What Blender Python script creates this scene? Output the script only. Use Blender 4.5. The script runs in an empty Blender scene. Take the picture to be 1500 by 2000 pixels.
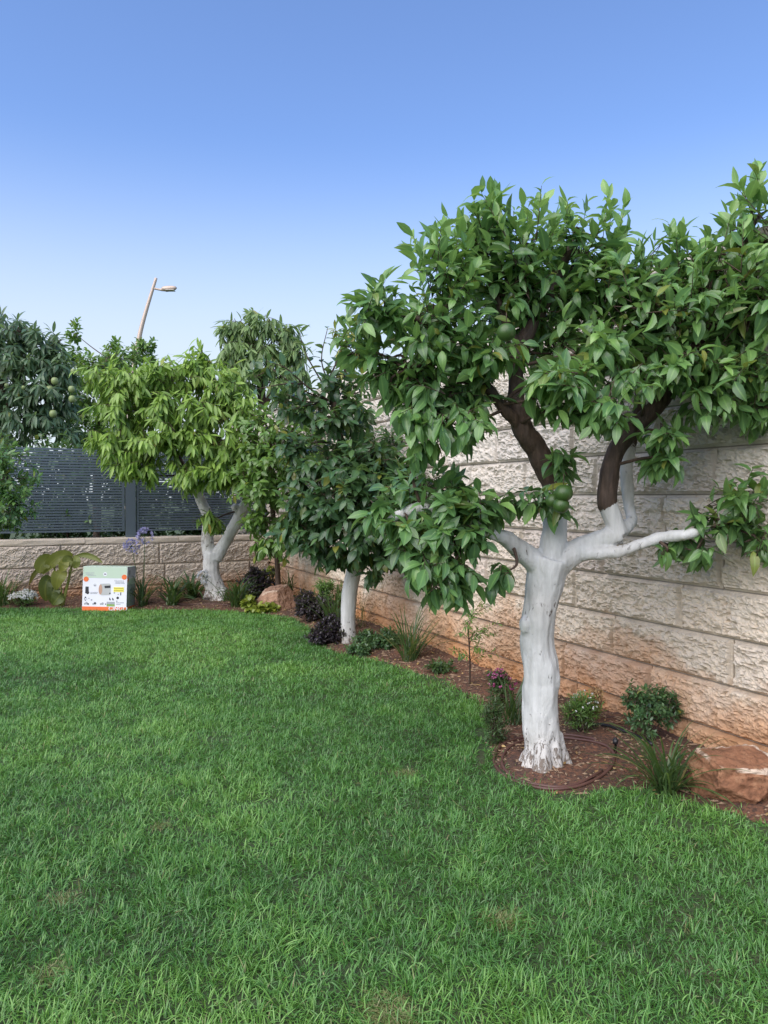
import bpy, bmesh, math, random
import numpy as np
from mathutils import Vector, Matrix

# ------------------------------------------------------------------ camera, sky, sun
scene = bpy.context.scene
COL = scene.collection
EYE = 1.5
PITCH = math.atan(30 / 1500.0)
cam_d = bpy.data.cameras.new('camera')
cam = bpy.data.objects.new('camera', cam_d)
COL.objects.link(cam)
cam.location = (0, 0, EYE)
cam.rotation_euler = (math.pi / 2 - PITCH, 0, 0)
cam_d.sensor_fit = 'VERTICAL'
cam_d.sensor_height = 24.0
cam_d.lens = 18.0
cam_d.clip_end = 2000
cam_d.clip_start = 0.05
scene.camera = cam
scene.render.resolution_x = 768
scene.render.resolution_y = 1024

SUN_EL = math.radians(46.0)
SUN_DIR = Vector((-0.62 * math.cos(SUN_EL), -0.785 * math.cos(SUN_EL), math.sin(SUN_EL))).normalized()
world = bpy.data.worlds.new('World')
scene.world = world
world.use_nodes = True
wn = world.node_tree.nodes
wn.clear()
w_out = wn.new('ShaderNodeOutputWorld')
w_bg = wn.new('ShaderNodeBackground')
w_sky = wn.new('ShaderNodeTexSky')
w_sky.sky_type = 'NISHITA'
w_sky.sun_disc = False
w_sky.sun_elevation = SUN_EL
w_sky.sun_rotation = math.atan2(SUN_DIR.x, SUN_DIR.y)
w_sky.air_density = 1.0
w_sky.dust_density = 0.3
w_sky.ozone_density = 8.0
w_bg.inputs['Strength'].default_value = 0.101
w_l = world.node_tree.links
w_tint = wn.new('ShaderNodeMix'); w_tint.data_type = 'RGBA'; w_tint.blend_type = 'MULTIPLY'
w_tint.inputs[0].default_value = 1.0
w_tint.inputs[7].default_value = (1.35, 1.20, 1.20, 1)
w_l.new(w_sky.outputs[0], w_tint.inputs[6])
# summer haze low over the whole horizon, the same all the way round
w_tc = wn.new('ShaderNodeTexCoord')
w_xyz = wn.new('ShaderNodeSeparateXYZ')
w_l.new(w_tc.outputs['Generated'], w_xyz.inputs[0])
w_mr = wn.new('ShaderNodeMapRange'); w_mr.interpolation_type = 'SMOOTHSTEP'
w_mr.inputs['From Min'].default_value = 0.10; w_mr.inputs['From Max'].default_value = 0.43
w_mr.inputs['To Min'].default_value = 0.92; w_mr.inputs['To Max'].default_value = 0.0
w_l.new(w_xyz.outputs[2], w_mr.inputs[0])
w_haze = wn.new('ShaderNodeMix'); w_haze.data_type = 'RGBA'
w_haze.inputs[7].default_value = (3.75, 4.15, 4.45, 1)
w_l.new(w_mr.outputs[0], w_haze.inputs[0])
w_l.new(w_tint.outputs[2], w_haze.inputs[6])
w_l.new(w_haze.outputs[2], w_bg.inputs[0])
world.node_tree.links.new(w_bg.outputs[0], w_out.inputs[0])

sun_d = bpy.data.lights.new('sun', 'SUN')
sun_d.energy = 2.5
sun_d.angle = math.radians(80)
sun_d.color = (1.0, 0.90, 0.78)
sun = bpy.data.objects.new('sun', sun_d)
COL.objects.link(sun)
sun.rotation_euler = SUN_DIR.to_track_quat('Z', 'Y').to_euler()
sun.location = (-10, -30, 20)

vs = scene.view_settings
vs.view_transform = 'Standard'
vs.look = 'None'
vs.exposure = 1.08
vs.gamma = 1.0
vs.use_curve_mapping = False
scene.render.engine = 'CYCLES'

# ------------------------------------------------------------------ helpers
CP, SP = math.cos(PITCH), math.sin(PITCH)


def ray(u, v):
    x = (u - 750) / 1500.0
    y = -(v - 1000) / 1500.0
    return np.array([x, CP + y * SP, -SP + y * CP])


def P(u, v, Y):
    """a point of the place at depth Y, seen from where the photographer stood"""
    d = ray(u, v)
    k = Y / d[1]
    return np.array([d[0] * k, Y, EYE + d[2] * k])


def G(u, v, z=0.0):
    d = ray(u, v)
    k = (z - EYE) / d[2]
    return np.array([d[0] * k, d[1] * k, z])


def nrm(a):
    a = np.asarray(a, float)
    return a / np.maximum(np.linalg.norm(a, axis=-1, keepdims=True), 1e-9)


def _hash(ix, iy, iz, seed):
    with np.errstate(over='ignore'):
        h = (ix.astype(np.int64) * 374761393 + iy.astype(np.int64) * 668265263 + iz.astype(np.int64) * 1274126177 + seed * 974711) & 0xFFFFFFFF
        h = ((h ^ (h >> 13)) * 1274126177) & 0xFFFFFFFF
        h = ((h ^ (h >> 16)) * 2246822519) & 0xFFFFFFFF
        h = h ^ (h >> 15)
    return (h & 0xFFFFFF) / float(0xFFFFFF)


def noise(p, seed=0):
    """value noise in 0..1 for an (N,3) array"""
    p = np.asarray(p, float)
    i = np.floor(p).astype(np.int64)
    f = p - i
    f = f * f * f * (f * (f * 6 - 15) + 10)
    r = 0
    for dx in (0, 1):
        wx = f[:, 0] if dx else 1 - f[:, 0]
        for dy in (0, 1):
            wy = f[:, 1] if dy else 1 - f[:, 1]
            for dz in (0, 1):
                wz = f[:, 2] if dz else 1 - f[:, 2]
                r = r + wx * wy * wz * _hash(i[:, 0] + dx, i[:, 1] + dy, i[:, 2] + dz, seed)
    return r


def fbm(p, seed=0, octv=4):
    p = np.asarray(p, float)
    r = 0
    a = .5
    for o in range(octv):
        r = r + a * noise(p * (2.03 ** o), seed + o * 17)
        a *= .5
    return r / (1 - .5 ** octv)


def make_mesh(name, verts, quads=None, tris=None, smooth=True, tint=None, extra=None):
    me = bpy.data.meshes.new(name)
    verts = np.asarray(verts, np.float32).reshape(-1, 3)
    quads = np.zeros((0, 4), np.int32) if quads is None or len(quads) == 0 else np.asarray(quads, np.int32).reshape(-1, 4)
    tris = np.zeros((0, 3), np.int32) if tris is None or len(tris) == 0 else np.asarray(tris, np.int32).reshape(-1, 3)
    nl = quads.size + tris.size
    nf = len(quads) + len(tris)
    me.vertices.add(len(verts))
    me.loops.add(nl)
    me.polygons.add(nf)
    me.vertices.foreach_set('co', verts.ravel())
    me.loops.foreach_set('vertex_index', np.concatenate([quads.ravel(), tris.ravel()]).astype(np.int32))
    st = np.concatenate([np.arange(len(quads)) * 4, quads.size + np.arange(len(tris)) * 3]).astype(np.int32)
    me.polygons.foreach_set('loop_start', st)
    me.update(calc_edges=True)
    me.polygons.foreach_set('use_smooth', np.full(nf, bool(smooth)))
    if tint is not None:
        a = me.attributes.new('tint', 'FLOAT_COLOR', 'POINT')
        t = np.ones((len(verts), 4), np.float32)
        t[:, :3] = tint
        a.data.foreach_set('color', t.ravel())
    if extra:
        for k, val in extra.items():
            a = me.attributes.new(k, 'FLOAT', 'POINT')
            a.data.foreach_set('value', np.asarray(val, np.float32))
    me.validate()
    return me


def link(name, me, mat=None, parent=None, loc=None):
    o = bpy.data.objects.new(name, me)
    COL.objects.link(o)
    if mat is not None and me is not None and len(me.materials) == 0:
        me.materials.append(mat)
    if parent is not None:
        o.parent = parent
    if loc is not None:
        o.location = loc
    return o


def tag(o, label=None, cat=None, group=None, kind=None):
    if label:
        o['label'] = label
    if cat:
        o['category'] = cat
    if group:
        o['group'] = group
    if kind:
        o['kind'] = kind
    return o


def thing(name, label, cat, loc=(0, 0, 0), group=None, rotz=0):
    o = bpy.data.objects.new(name, None)
    o.empty_display_size = 0.1
    COL.objects.link(o)
    o.location = Vector([float(c) for c in loc])
    o.rotation_euler = (0, 0, rotz)
    return tag(o, label, cat, group)


class MB:
    """collects shapes into one mesh"""

    def __init__(self):
        self.v, self.q, self.t, self.c, self.n = [], [], [], [], 0

    def add(self, v, q=None, t=None, tint=(0.5, 0, 0)):
        v = np.asarray(v, float).reshape(-1, 3)
        if q is not None and len(q):
            self.q.append(np.asarray(q, np.int64).reshape(-1, 4) + self.n)
        if t is not None and len(t):
            self.t.append(np.asarray(t, np.int64).reshape(-1, 3) + self.n)
        self.v.append(v)
        c = np.asarray(tint, float)
        self.c.append(np.broadcast_to(c, (len(v), 3)) if c.ndim == 1 else c)
        self.n += len(v)

    def box(self, lo, hi, R=None, o=(0, 0, 0)):
        lo, hi = np.array(lo, float), np.array(hi, float)
        v = np.array([[x, y, z] for z in (lo[2], hi[2]) for y in (lo[1], hi[1]) for x in (lo[0], hi[0])])
        q = [[0, 2, 3, 1], [4, 5, 7, 6], [0, 1, 5, 4], [2, 6, 7, 3], [0, 4, 6, 2], [1, 3, 7, 5]]
        if R is not None:
            v = v @ np.asarray(R).T
        self.add(v + np.asarray(o, float), q)

    def tube(self, pts, rad, sides=8, cap=True, tint=(0.5, 0, 0), squash=None):
        pts = np.asarray(pts, float)
        rad = np.broadcast_to(np.asarray(rad, float), (len(pts),))
        tg = nrm(np.gradient(pts, axis=0))
        ref = np.array([0, 0, 1.]) if abs(tg[0][2]) < .9 else np.array([1., 0, 0])
        a = nrm(np.cross(tg[0], ref))
        rings = []
        for i in range(len(pts)):
            a = nrm(a - tg[i] * np.dot(a, tg[i]))
            b = np.cross(tg[i], a)
            th = np.arange(sides) * 2 * math.pi / sides
            s = 1 if squash is None else squash
            rings.append(pts[i] + rad[i] * (np.cos(th)[:, None] * a + s * np.sin(th)[:, None] * b))
        v = np.concatenate(rings)
        q = []
        for i in range(len(pts) - 1):
            for k in range(sides):
                k2 = (k + 1) % sides
                q.append([i * sides + k, i * sides + k2, (i + 1) * sides + k2, (i + 1) * sides + k])
        t = []
        if cap:
            v = np.concatenate([v, pts[:1], pts[-1:]])
            c0, c1 = len(v) - 2, len(v) - 1
            for k in range(sides):
                k2 = (k + 1) % sides
                t.append([c0, k2, k])
                e = (len(pts) - 1) * sides
                t.append([c1, e + k, e + k2])
        self.add(v, q, t, tint)

    def mesh(self, name, smooth=True, origin=(0, 0, 0)):
        v = np.concatenate(self.v) - np.asarray(origin, float)
        q = np.concatenate(self.q) if self.q else None
        t = np.concatenate(self.t) if self.t else None
        return make_mesh(name, v, q, t, smooth, np.concatenate(self.c))

    def build(self, name, mat, parent=None, smooth=True, origin=(0, 0, 0)):
        return link(name, self.mesh(name, smooth, origin), mat, parent)


def spline(pts, n=6):
    """Catmull-Rom through the rows of pts (any number of columns)"""
    p = np.asarray(pts, float)
    if len(p) < 3:
        t = np.linspace(0, 1, n + 1)[:, None]
        return p[0] * (1 - t) + p[-1] * t
    e = np.concatenate([[2 * p[0] - p[1]], p, [2 * p[-1] - p[-2]]])
    out = []
    for i in range(1, len(e) - 2):
        for t in np.arange(n) / n:
            a, b, c, d = e[i - 1], e[i], e[i + 1], e[i + 2]
            out.append(.5 * (2 * b + (c - a) * t + (2 * a - 5 * b + 4 * c - d) * t * t + (3 * b - a - 3 * c + d) * t ** 3))
    out.append(p[-1])
    return np.array(out)


# ------------------------------------------------------------------ materials
def new_mat(name):
    m = bpy.data.materials.new(name)
    m.use_nodes = True
    nt = m.node_tree
    b = nt.nodes['Principled BSDF']
    return m, nt, b


def N(nt, typ, **kw):
    n = nt.nodes.new(typ)
    for k, v in kw.items():
        if k in n.inputs:
            n.inputs[k].default_value = v
        else:
            setattr(n, k, v)
    return n


def ramp(nt, fac, stops):
    r = nt.nodes.new('ShaderNodeValToRGB')
    els = r.color_ramp.elements
    while len(els) < len(stops):
        els.new(.5)
    for e, (p, c) in zip(els, stops):
        e.position = p
        e.color = (*c, 1) if len(c) == 3 else c
    nt.links.new(fac, r.inputs[0])
    return r.outputs[0]


def mix(nt, fac, a, b, blend='MIX'):
    m = nt.nodes.new('ShaderNodeMix')
    m.data_type = 'RGBA'
    m.blend_type = blend
    for sock, val in ((m.inputs[0], fac), (m.inputs[6], a), (m.inputs[7], b)):
        if isinstance(val, (int, float)):
            sock.default_value = val
        elif isinstance(val, tuple):
            sock.default_value = (*val, 1) if len(val) == 3 else val
        else:
            nt.links.new(val, sock)
    return m.outputs[2]


def math_(nt, op, a, b=None, clamp=False):
    m = nt.nodes.new('ShaderNodeMath')
    m.operation = op
    m.use_clamp = clamp
    for s, val in ((m.inputs[0], a), (m.inputs[1], b)):
        if val is None:
            continue
        if isinstance(val, (int, float)):
            s.default_value = val
        else:
            nt.links.new(val, s)
    return m.outputs[0]


def noise_tex(nt, scale, detail=4, rough=.55, vec=None, dist=0.0):
    n = nt.nodes.new('ShaderNodeTexNoise')
    n.inputs['Scale'].default_value = scale
    n.inputs['Detail'].default_value = detail
    n.inputs['Roughness'].default_value = rough
    n.inputs['Distortion'].default_value = dist
    if vec is not None:
        nt.links.new(vec, n.inputs['Vector'])
    return n.outputs[0]


def coords(nt, scale=(1, 1, 1), which='Object'):
    tc = nt.nodes.new('ShaderNodeTexCoord')
    mp = nt.nodes.new('ShaderNodeMapping')
    mp.inputs['Scale'].default_value = scale
    nt.links.new(tc.outputs[which], mp.inputs[0])
    return mp.outputs[0]


def world_pos(nt):
    return nt.nodes.new('ShaderNodeNewGeometry').outputs['Position']


def bump(nt, bsdf, h, strength=.4, dist=.01):
    b = nt.nodes.new('ShaderNodeBump')
    b.inputs['Strength'].default_value = strength
    b.inputs['Distance'].default_value = dist
    nt.links.new(h, b.inputs['Height'])
    nt.links.new(b.outputs[0], bsdf.inputs['Normal'])


def plain(name, col, rough=.6, metal=0.0, var=.12, scale=30, bmp=0.0):
    m, nt, b = new_mat(name)
    n = noise_tex(nt, scale, 4, .6, coords(nt))
    c = mix(nt, n, tuple(x * (1 - var) for x in col), tuple(min(1, x * (1 + var)) for x in col))
    nt.links.new(c, b.inputs['Base Color'])
    b.inputs['Roughness'].default_value = rough
    b.inputs['Metallic'].default_value = metal
    if bmp:
        bump(nt, b, n, bmp, .005)
    return m


def leaf_mat(name, dark, mid, light, yellow=(.30, .27, .04), rough=.31, trans=.42, rib=.35, spec=.7):
    m, nt, b = new_mat(name)
    at = N(nt, 'ShaderNodeAttribute', attribute_name='tint')
    sp = nt.nodes.new('ShaderNodeSeparateColor')
    nt.links.new(at.outputs['Color'], sp.inputs[0])
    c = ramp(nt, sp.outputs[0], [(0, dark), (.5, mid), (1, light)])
    c = mix(nt, sp.outputs[1], c, yellow)
    blot = noise_tex(nt, 60, 3, .6, world_pos(nt))
    c = mix(nt, math_(nt, 'MULTIPLY', blot, .35), c, mix(nt, .5, c, light))
    ribf = math_(nt, 'MULTIPLY', math_(nt, 'POWER', sp.outputs[2], 9.0), rib)
    c = mix(nt, ribf, c, tuple(min(1, x * 1.7) for x in light))
    nt.links.new(c, b.inputs['Base Color'])
    b.inputs['Roughness'].default_value = rough
    b.inputs['Specular IOR Level'].default_value = spec
    tr = nt.nodes.new('ShaderNodeBsdfTranslucent')
    tc = mix(nt, .75, c, mix(nt, .5, c, (.22, .32, .03)))
    nt.links.new(tc, tr.inputs[0])
    ms = nt.nodes.new('ShaderNodeMixShader')
    ms.inputs[0].default_value = trans
    nt.links.new(b.outputs[0], ms.inputs[1])
    nt.links.new(tr.outputs[0], ms.inputs[2])
    nt.links.new(ms.outputs[0], nt.nodes['Material Output'].inputs[0])
    return m


M = {}
M['citrus_leaf'] = leaf_mat('citrus_leaf', (0.057, 0.136, 0.062), (0.114, 0.260, 0.090), (0.268, 0.473, 0.129))
M['citrus_leaf_dark'] = leaf_mat('citrus_leaf_dark', (0.034, 0.083, 0.048), (0.064, 0.153, 0.069), (0.139, 0.259, 0.086))
M['longan_leaf'] = leaf_mat('longan_leaf', (0.092, 0.190, 0.035), (0.208, 0.372, 0.064), (0.371, 0.560, 0.112), yellow=(.42, .26, .05), rough=.45)
M['pale_leaf'] = leaf_mat('pale_leaf', (0.108, 0.198, 0.075), (0.207, 0.330, 0.123), (0.330, 0.479, 0.182), yellow=(.38, .30, .06), rough=.5)
M['mango_leaf'] = leaf_mat('mango_leaf', (0.050, 0.099, 0.061), (0.099, 0.190, 0.105), (0.190, 0.300, 0.162), rough=.4)
M['shrub_leaf'] = leaf_mat('shrub_leaf', (0.056, 0.132, 0.034), (0.122, 0.252, 0.056), (0.242, 0.406, 0.094))
M['yellow_leaf'] = leaf_mat('yellow_leaf', (.16, .20, .04), (.30, .33, .07), (.42, .42, .10), trans=.4)
M['strap_leaf'] = leaf_mat('strap_leaf', (0.023, 0.065, 0.022), (0.049, 0.117, 0.034), (0.119, 0.199, 0.065), yellow=(.36, .28, .12), rough=.42, rib=.2)
M['purple_leaf'] = leaf_mat('purple_leaf', (.016, .012, .020), (.032, .022, .038), (.060, .045, .060), yellow=(.10, .06, .05), rib=.1)
M['lime_leaf'] = leaf_mat('lime_leaf', (0.120, 0.180, 0.024), (0.225, 0.300, 0.040), (0.315, 0.375, 0.064))
M['broad_leaf'] = leaf_mat('broad_leaf', (.05, .085, .015), (.16, .20, .035), (.30, .31, .06), yellow=(.22, .13, .04), rough=.5, trans=.3)
M['grass_blade'] = leaf_mat('grass_blade', (0.030, 0.109, 0.024), (0.081, 0.244, 0.047), (0.200, 0.409, 0.078), yellow=(.30, .25, .12), rough=.45, trans=.30, rib=.12)
M['white_petal'] = leaf_mat('white_petal', (.6, .6, .58), (.75, .75, .72), (.85, .85, .82), trans=.2, rib=0)
M['pink_petal'] = leaf_mat('pink_petal', (0.245, 0.024, 0.112), (0.385, 0.056, 0.196), (0.455, 0.128, 0.280), trans=.2, rib=0)
M['violet_petal'] = leaf_mat('violet_petal', (.26, .24, .52), (.38, .36, .66), (.52, .50, .78), trans=.3, rib=0)
M['grey_petal'] = leaf_mat('grey_petal', (.40, .42, .48), (.55, .57, .62), (.7, .72, .75), trans=.2, rib=0)
M['dry_leaf'] = leaf_mat('dry_leaf', (.20, .10, .04), (.38, .22, .09), (.55, .40, .18), rough=.7, trans=.1, rib=.2)


def bark_mat(name='bark', painted=True):
    m, nt, b = new_mat(name)
    v = coords(nt, (1, 1, .16))
    g = noise_tex(nt, 60, 6, .62, v, .4)
    bark = ramp(nt, g, [(.25, (.030, .020, .014)), (.55, (.075, .048, .034)), (.8, (.14, .095, .07))])
    if not painted:
        nt.links.new(bark, b.inputs['Base Color'])
        b.inputs['Roughness'].default_value = .85
        bump(nt, b, g, .5, .01)
        return m
    at = N(nt, 'ShaderNodeAttribute', attribute_name='paint')
    at2 = N(nt, 'ShaderNodeAttribute', attribute_name='wear')
    st = noise_tex(nt, 26, 5, .6, coords(nt, (1, 1, .12)), .3)
    fine = noise_tex(nt, 130, 4, .6, coords(nt, (1, 1, .35)))
    white = ramp(nt, st, [(.2, (.42, .43, .42)), (.5, (.56, .57, .56)), (.85, (.67, .67, .66))])
    thin = noise_tex(nt, 7, 5, .65, coords(nt, (1, 1, .45)), .6)
    white = mix(nt, ramp(nt, thin, [(.50, (0, 0, 0)), (.72, (.75, .75, .75))]), white, (.36, .36, .34))
    # thin dark flaws where the whitewash has split, more of them towards worn places
    fl = noise_tex(nt, 30, 5, .7, coords(nt, (1.3, 1.3, .55)), .8)
    thr = math_(nt, 'SUBTRACT', .655, math_(nt, 'MULTIPLY', at2.outputs['Fac'], .21))
    flaw = math_(nt, 'MULTIPLY', math_(nt, 'SUBTRACT', fl, thr), 16.0, True)
    white = mix(nt, flaw, white, (.07, .06, .055))
    soil = mix(nt, math_(nt, 'MULTIPLY', at2.outputs['Fac'], .35), white, (.45, .36, .28))
    edge = math_(nt, 'ADD', at.outputs['Fac'], math_(nt, 'MULTIPLY', math_(nt, 'SUBTRACT', fine, .5), 1.0))
    fac = math_(nt, 'MULTIPLY', math_(nt, 'SUBTRACT', edge, .42), 8.0, True)
    nt.links.new(mix(nt, fac, bark, soil), b.inputs['Base Color'])
    b.inputs['Roughness'].default_value = .72
    h = math_(nt, 'ADD', math_(nt, 'MULTIPLY', st, .8), math_(nt, 'MULTIPLY', fine, .35))
    h = math_(nt, 'SUBTRACT', h, math_(nt, 'MULTIPLY', flaw, .5))
    bump(nt, b, h, .6, .014)
    return m


M['bark'] = bark_mat('painted_bark')
M['twig'] = bark_mat('twig_bark', False)


def stone_mat(name, stain_h, seedoff):
    m, nt, b = new_mat(name)
    at = N(nt, 'ShaderNodeAttribute', attribute_name='tint')
    sp = nt.nodes.new('ShaderNodeSeparateColor')
    nt.links.new(at.outputs['Color'], sp.inputs[0])
    wp = world_pos(nt)
    base = ramp(nt, sp.outputs[0], [(0, (.52, .46, .37)), (.35, (.66, .57, .45)), (.65, (.60, .54, .46)), (.85, (.62, .49, .42)), (1, (.49, .46, .42))])
    n1 = noise_tex(nt, 5, 5, .6, wp)
    n2 = noise_tex(nt, 55, 5, .65, wp)
    base = mix(nt, math_(nt, 'MULTIPLY', n1, .55), base, (.60, .47, .34))
    base = mix(nt, ramp(nt, n2, [(.35, (.75, .75, .75)), (.6, (0, 0, 0))]), base, (.40, .36, .31))
    # grey weathering with height, red soil splashed on the low courses
    sx = nt.nodes.new('ShaderNodeSeparateXYZ')
    nt.links.new(wp, sx.inputs[0])
    n3 = noise_tex(nt, 2.2, 4, .6, wp)
    hh = math_(nt, 'ADD', sx.outputs[2], math_(nt, 'MULTIPLY', math_(nt, 'SUBTRACT', n3, .5), stain_h * 1.9))
    f = math_(nt, 'SUBTRACT', 1.0, math_(nt, 'DIVIDE', hh, stain_h), True)
    f = math_(nt, 'POWER', math_(nt, 'MAXIMUM', f, 0.0), .62)
    gf = math_(nt, 'MULTIPLY', math_(nt, 'SUBTRACT', hh, .55), .55, True)
    base = mix(nt, math_(nt, 'MINIMUM', gf, .6), base, mix(nt, n1, (.50, .48, .45), (.62, .60, .56)))
    red = mix(nt, n2, (.33, .14, .055), (.46, .24, .10))
    base = mix(nt, math_(nt, 'MULTIPLY', f, .95), base, red)
    # ochre veins
    n4 = noise_tex(nt, 9, 6, .7, wp, 1.0)
    base = mix(nt, ramp(nt, n4, [(.60, (0, 0, 0)), (.70, (.5, .5, .5))]), base, (.40, .27, .15))
    nt.links.new(base, b.inputs['Base Color'])
    b.inputs['Roughness'].default_value = .9
    b.inputs['Specular IOR Level'].default_value = .25
    n5 = noise_tex(nt, 120, 4, .65, wp)
    bump(nt, b, n5, .35, .006)
    return m


M['stone'] = stone_mat('rough_limestone', .60, 0)
M['stone_low'] = stone_mat('rough_limestone_low', .30, 3)
M['mortar'] = plain('mortar', (.33, .30, .26), .95, var=.25, scale=12, bmp=.3)


def soil_mat():
    m, nt, b = new_mat('red_soil')
    wp = world_pos(nt)
    n1 = noise_tex(nt, 3, 4, .6, wp)
    n2 = noise_tex(nt, 45, 6, .7, wp)
    c = mix(nt, ramp(nt, n1, [(.35, (0, 0, 0)), (.65, (1, 1, 1))]), (.10, .052, .032), (.24, .105, .055))
    c = mix(nt, ramp(nt, n2, [(.4, (1, 1, 1)), (.62, (0, 0, 0))]), c, (.055, .032, .024))
    nt.links.new(c, b.inputs['Base Color'])
    b.inputs['Roughness'].default_value = .95
    bump(nt, b, n2, .8, .02)
    return m


def turf_mat():
    m, nt, b = new_mat('turf_thatch')
    wp = world_pos(nt)
    n1 = noise_tex(nt, 1.3, 4, .6, wp)
    n2 = noise_tex(nt, 70, 6, .7, wp)
    c = mix(nt, n2, (.025, .045, .014), (.060, .095, .030))
    c = mix(nt, ramp(nt, n1, [(.58, (0, 0, 0)), (.75, (.6, .6, .6))]), c, (.13, .095, .055))
    nt.links.new(c, b.inputs['Base Color'])
    b.inputs['Roughness'].default_value = .95
    bump(nt, b, n2, .8, .02)
    return m


def rock_mat(name, a, bcol, rim):
    m, nt, b = new_mat(name)
    v = coords(nt)
    n1 = noise_tex(nt, 9, 6, .65, v, .5)
    n2 = noise_tex(nt, 50, 5, .65, v)
    c = ramp(nt, n1, [(.25, tuple(x * .45 for x in a)), (.5, a), (.75, bcol)])
    at = N(nt, 'ShaderNodeAttribute', attribute_name='tint')
    sp = nt.nodes.new('ShaderNodeSeparateColor')
    nt.links.new(at.outputs['Color'], sp.inputs[0])
    c = mix(nt, math_(nt, 'MULTIPLY', sp.outputs[1], math_(nt, 'ADD', n2, .35), True), c, rim)
    c = mix(nt, ramp(nt, n2, [(.30, (.8, .8, .8)), (.45, (0, 0, 0))]), c, tuple(x * .35 for x in a))
    nt.links.new(c, b.inputs['Base Color'])
    b.inputs['Roughness'].default_value = .88
    bump(nt, b, n2, .7, .015)
    return m


M['soil'] = soil_mat()
M['turf'] = turf_mat()
M['red_rock'] = rock_mat('red_rock', (.25, .115, .06), (.38, .22, .125), (.62, .52, .42))
M['tan_rock'] = rock_mat('tan_rock', (.36, .21, .14), (.50, .33, .23), (.55, .42, .32))
M['fence_metal'] = plain('slate_blue_metal', (.095, .125, .155), .42, .15, var=.06, scale=8)
M['lamp_metal'] = plain('galvanised_metal', (.50, .41, .34), .5, .3, var=.08, scale=6)
M['lamp_glass'] = plain('lamp_lens', (.55, .55, .52), .25, var=.03)
M['hose'] = plain('brown_hose', (.095, .045, .035), .5, var=.3, scale=25)
M['black_pipe'] = plain('black_pipe', (.015, .015, .018), .45, var=.2)
M['fruit'] = plain('green_citrus_peel', (.04, .088, .018), .42, var=.35, scale=26, bmp=.15)
M['mango_fruit'] = plain('mango_peel', (.20, .26, .10), .45, var=.2, scale=14)
M['card_white'] = plain('white_card', (.76, .78, .84), .55, var=.03, scale=4)
M['card_green'] = plain('mint_print', (.50, .63, .50), .5, var=.05, scale=4)
M['card_side'] = plain('grey_green_print', (.34, .42, .37), .5, var=.15, scale=10)
M['card_grey'] = plain('lilac_print', (.50, .52, .62), .5, var=.06, scale=6)
M['card_orange'] = plain('orange_print', (.78, .16, .035), .5, var=.05, scale=6)
M['card_kraft'] = plain('brown_card', (.40, .30, .20), .8, var=.08, scale=8)
M['ink_black'] = plain('black_print', (.02, .022, .03), .45, var=.2)
M['ink_grey'] = plain('grey_print', (.36, .38, .42), .45, var=.12, scale=20)
M['ink_silver'] = plain('silver_print', (.46, .48, .48), .4, var=.1, scale=10)
M['ink_copper'] = plain('copper_print', (.48, .30, .22), .4, var=.2, scale=18)
M['ink_yellow'] = plain('yellow_print', (.85, .78, .14), .5, var=.05)
M['ink_ochre'] = plain('ochre_print', (.42, .36, .05), .5, var=.1)
M['ink_green'] = plain('meadow_print', (.22, .38, .10), .5, var=.3, scale=20)
M['chip'] = plain('mulch_chips', (.25, .17, .11), .9, var=.5, scale=60)

# ------------------------------------------------------------------ the lie of the garden
# long wall on the right: runs away from the viewer; low wall at the end, square to it
WO = np.array([2.03, 4.05, 0.0])
WE = nrm([-.467, 1, 0])
WN = nrm([-1, -.467, 0])
BO = np.array([-3.747, 11.40, 0.0])
BE = nrm([1, .467, 0])
BN = nrm([.467, -1, 0])
CORNER_S = 2.124

edge_px = [(-420, 1196), (-150, 1190), (0, 1189), (160, 1188), (250, 1190), (360, 1190), (480, 1195), (560, 1205), (597, 1222), (612, 1246),
           (650, 1272), (720, 1287), (800, 1312), (880, 1342), (935, 1372), (950, 1405), (945, 1450), (958, 1505), (1010, 1533), (1080, 1556),
           (1150, 1552), (1240, 1546), (1330, 1562), (1400, 1588), (1500, 1622), (1640, 1690), (1900, 1850)]
edge = spline(np.array([G(u, v)[:2] for u, v in edge_px]), 5)
edge_poly = np.concatenate([edge, [[4.6, -3.0], [-9, -3.0], [-9, edge[0][1]]]])


def inside(pts, poly):
    x, y = pts[:, 0], pts[:, 1]
    r = np.zeros(len(pts), bool)
    j = len(poly) - 1
    for i in range(len(poly)):
        xi, yi = poly[i]
        xj, yj = poly[j]
        c = ((yi > y) != (yj > y)) & (x < (xj - xi) * (y - yi) / (yj - yi + 1e-12) + xi)
        r ^= c
        j = i
    return r


def dist_edge(pts):
    d = np.full(len(pts), 1e9)
    for i in range(len(edge) - 1):
        a, b = edge[i], edge[i + 1]
        ab = b - a
        t = np.clip(((pts - a) @ ab) / (ab @ ab + 1e-12), 0, 1)
        q = a + t[:, None] * ab
        d = np.minimum(d, np.hypot(*(pts - q).T))
    return d


def bed_z(pts):
    """soil height: meets the turf at its edge and banks up a little towards the walls"""
    p = np.asarray(pts, float)[:, :2]
    d = dist_edge(p)
    ins = inside(p, edge_poly)
    d = np.where(ins, -d, d)
    p3 = np.column_stack([p, np.zeros(len(p))])
    lump = (fbm(p3 * 3.0, 5, 3) - .5) * .05 + (fbm(p3 * 14, 9, 3) - .5) * .022
    base = np.clip(d / .7, 0, 1) ** .8 * .085
    return np.where(d > 0, base + lump * np.clip(d / .15, 0, 1) - .012, -.05)


def soil_at(x, y):
    return float(bed_z(np.array([[x, y]]))[0])


def B(u, v):
    """point on the bed seen at a pixel of the view"""
    z = 0.0
    for _ in range(4):
        p = G(u, v, z)
        z = .5 * z + .5 * max(soil_at(p[0], p[1]), 0.0)
    p = G(u, v, z)
    return np.array([p[0], p[1], max(soil_at(p[0], p[1]), -.005)])


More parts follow.
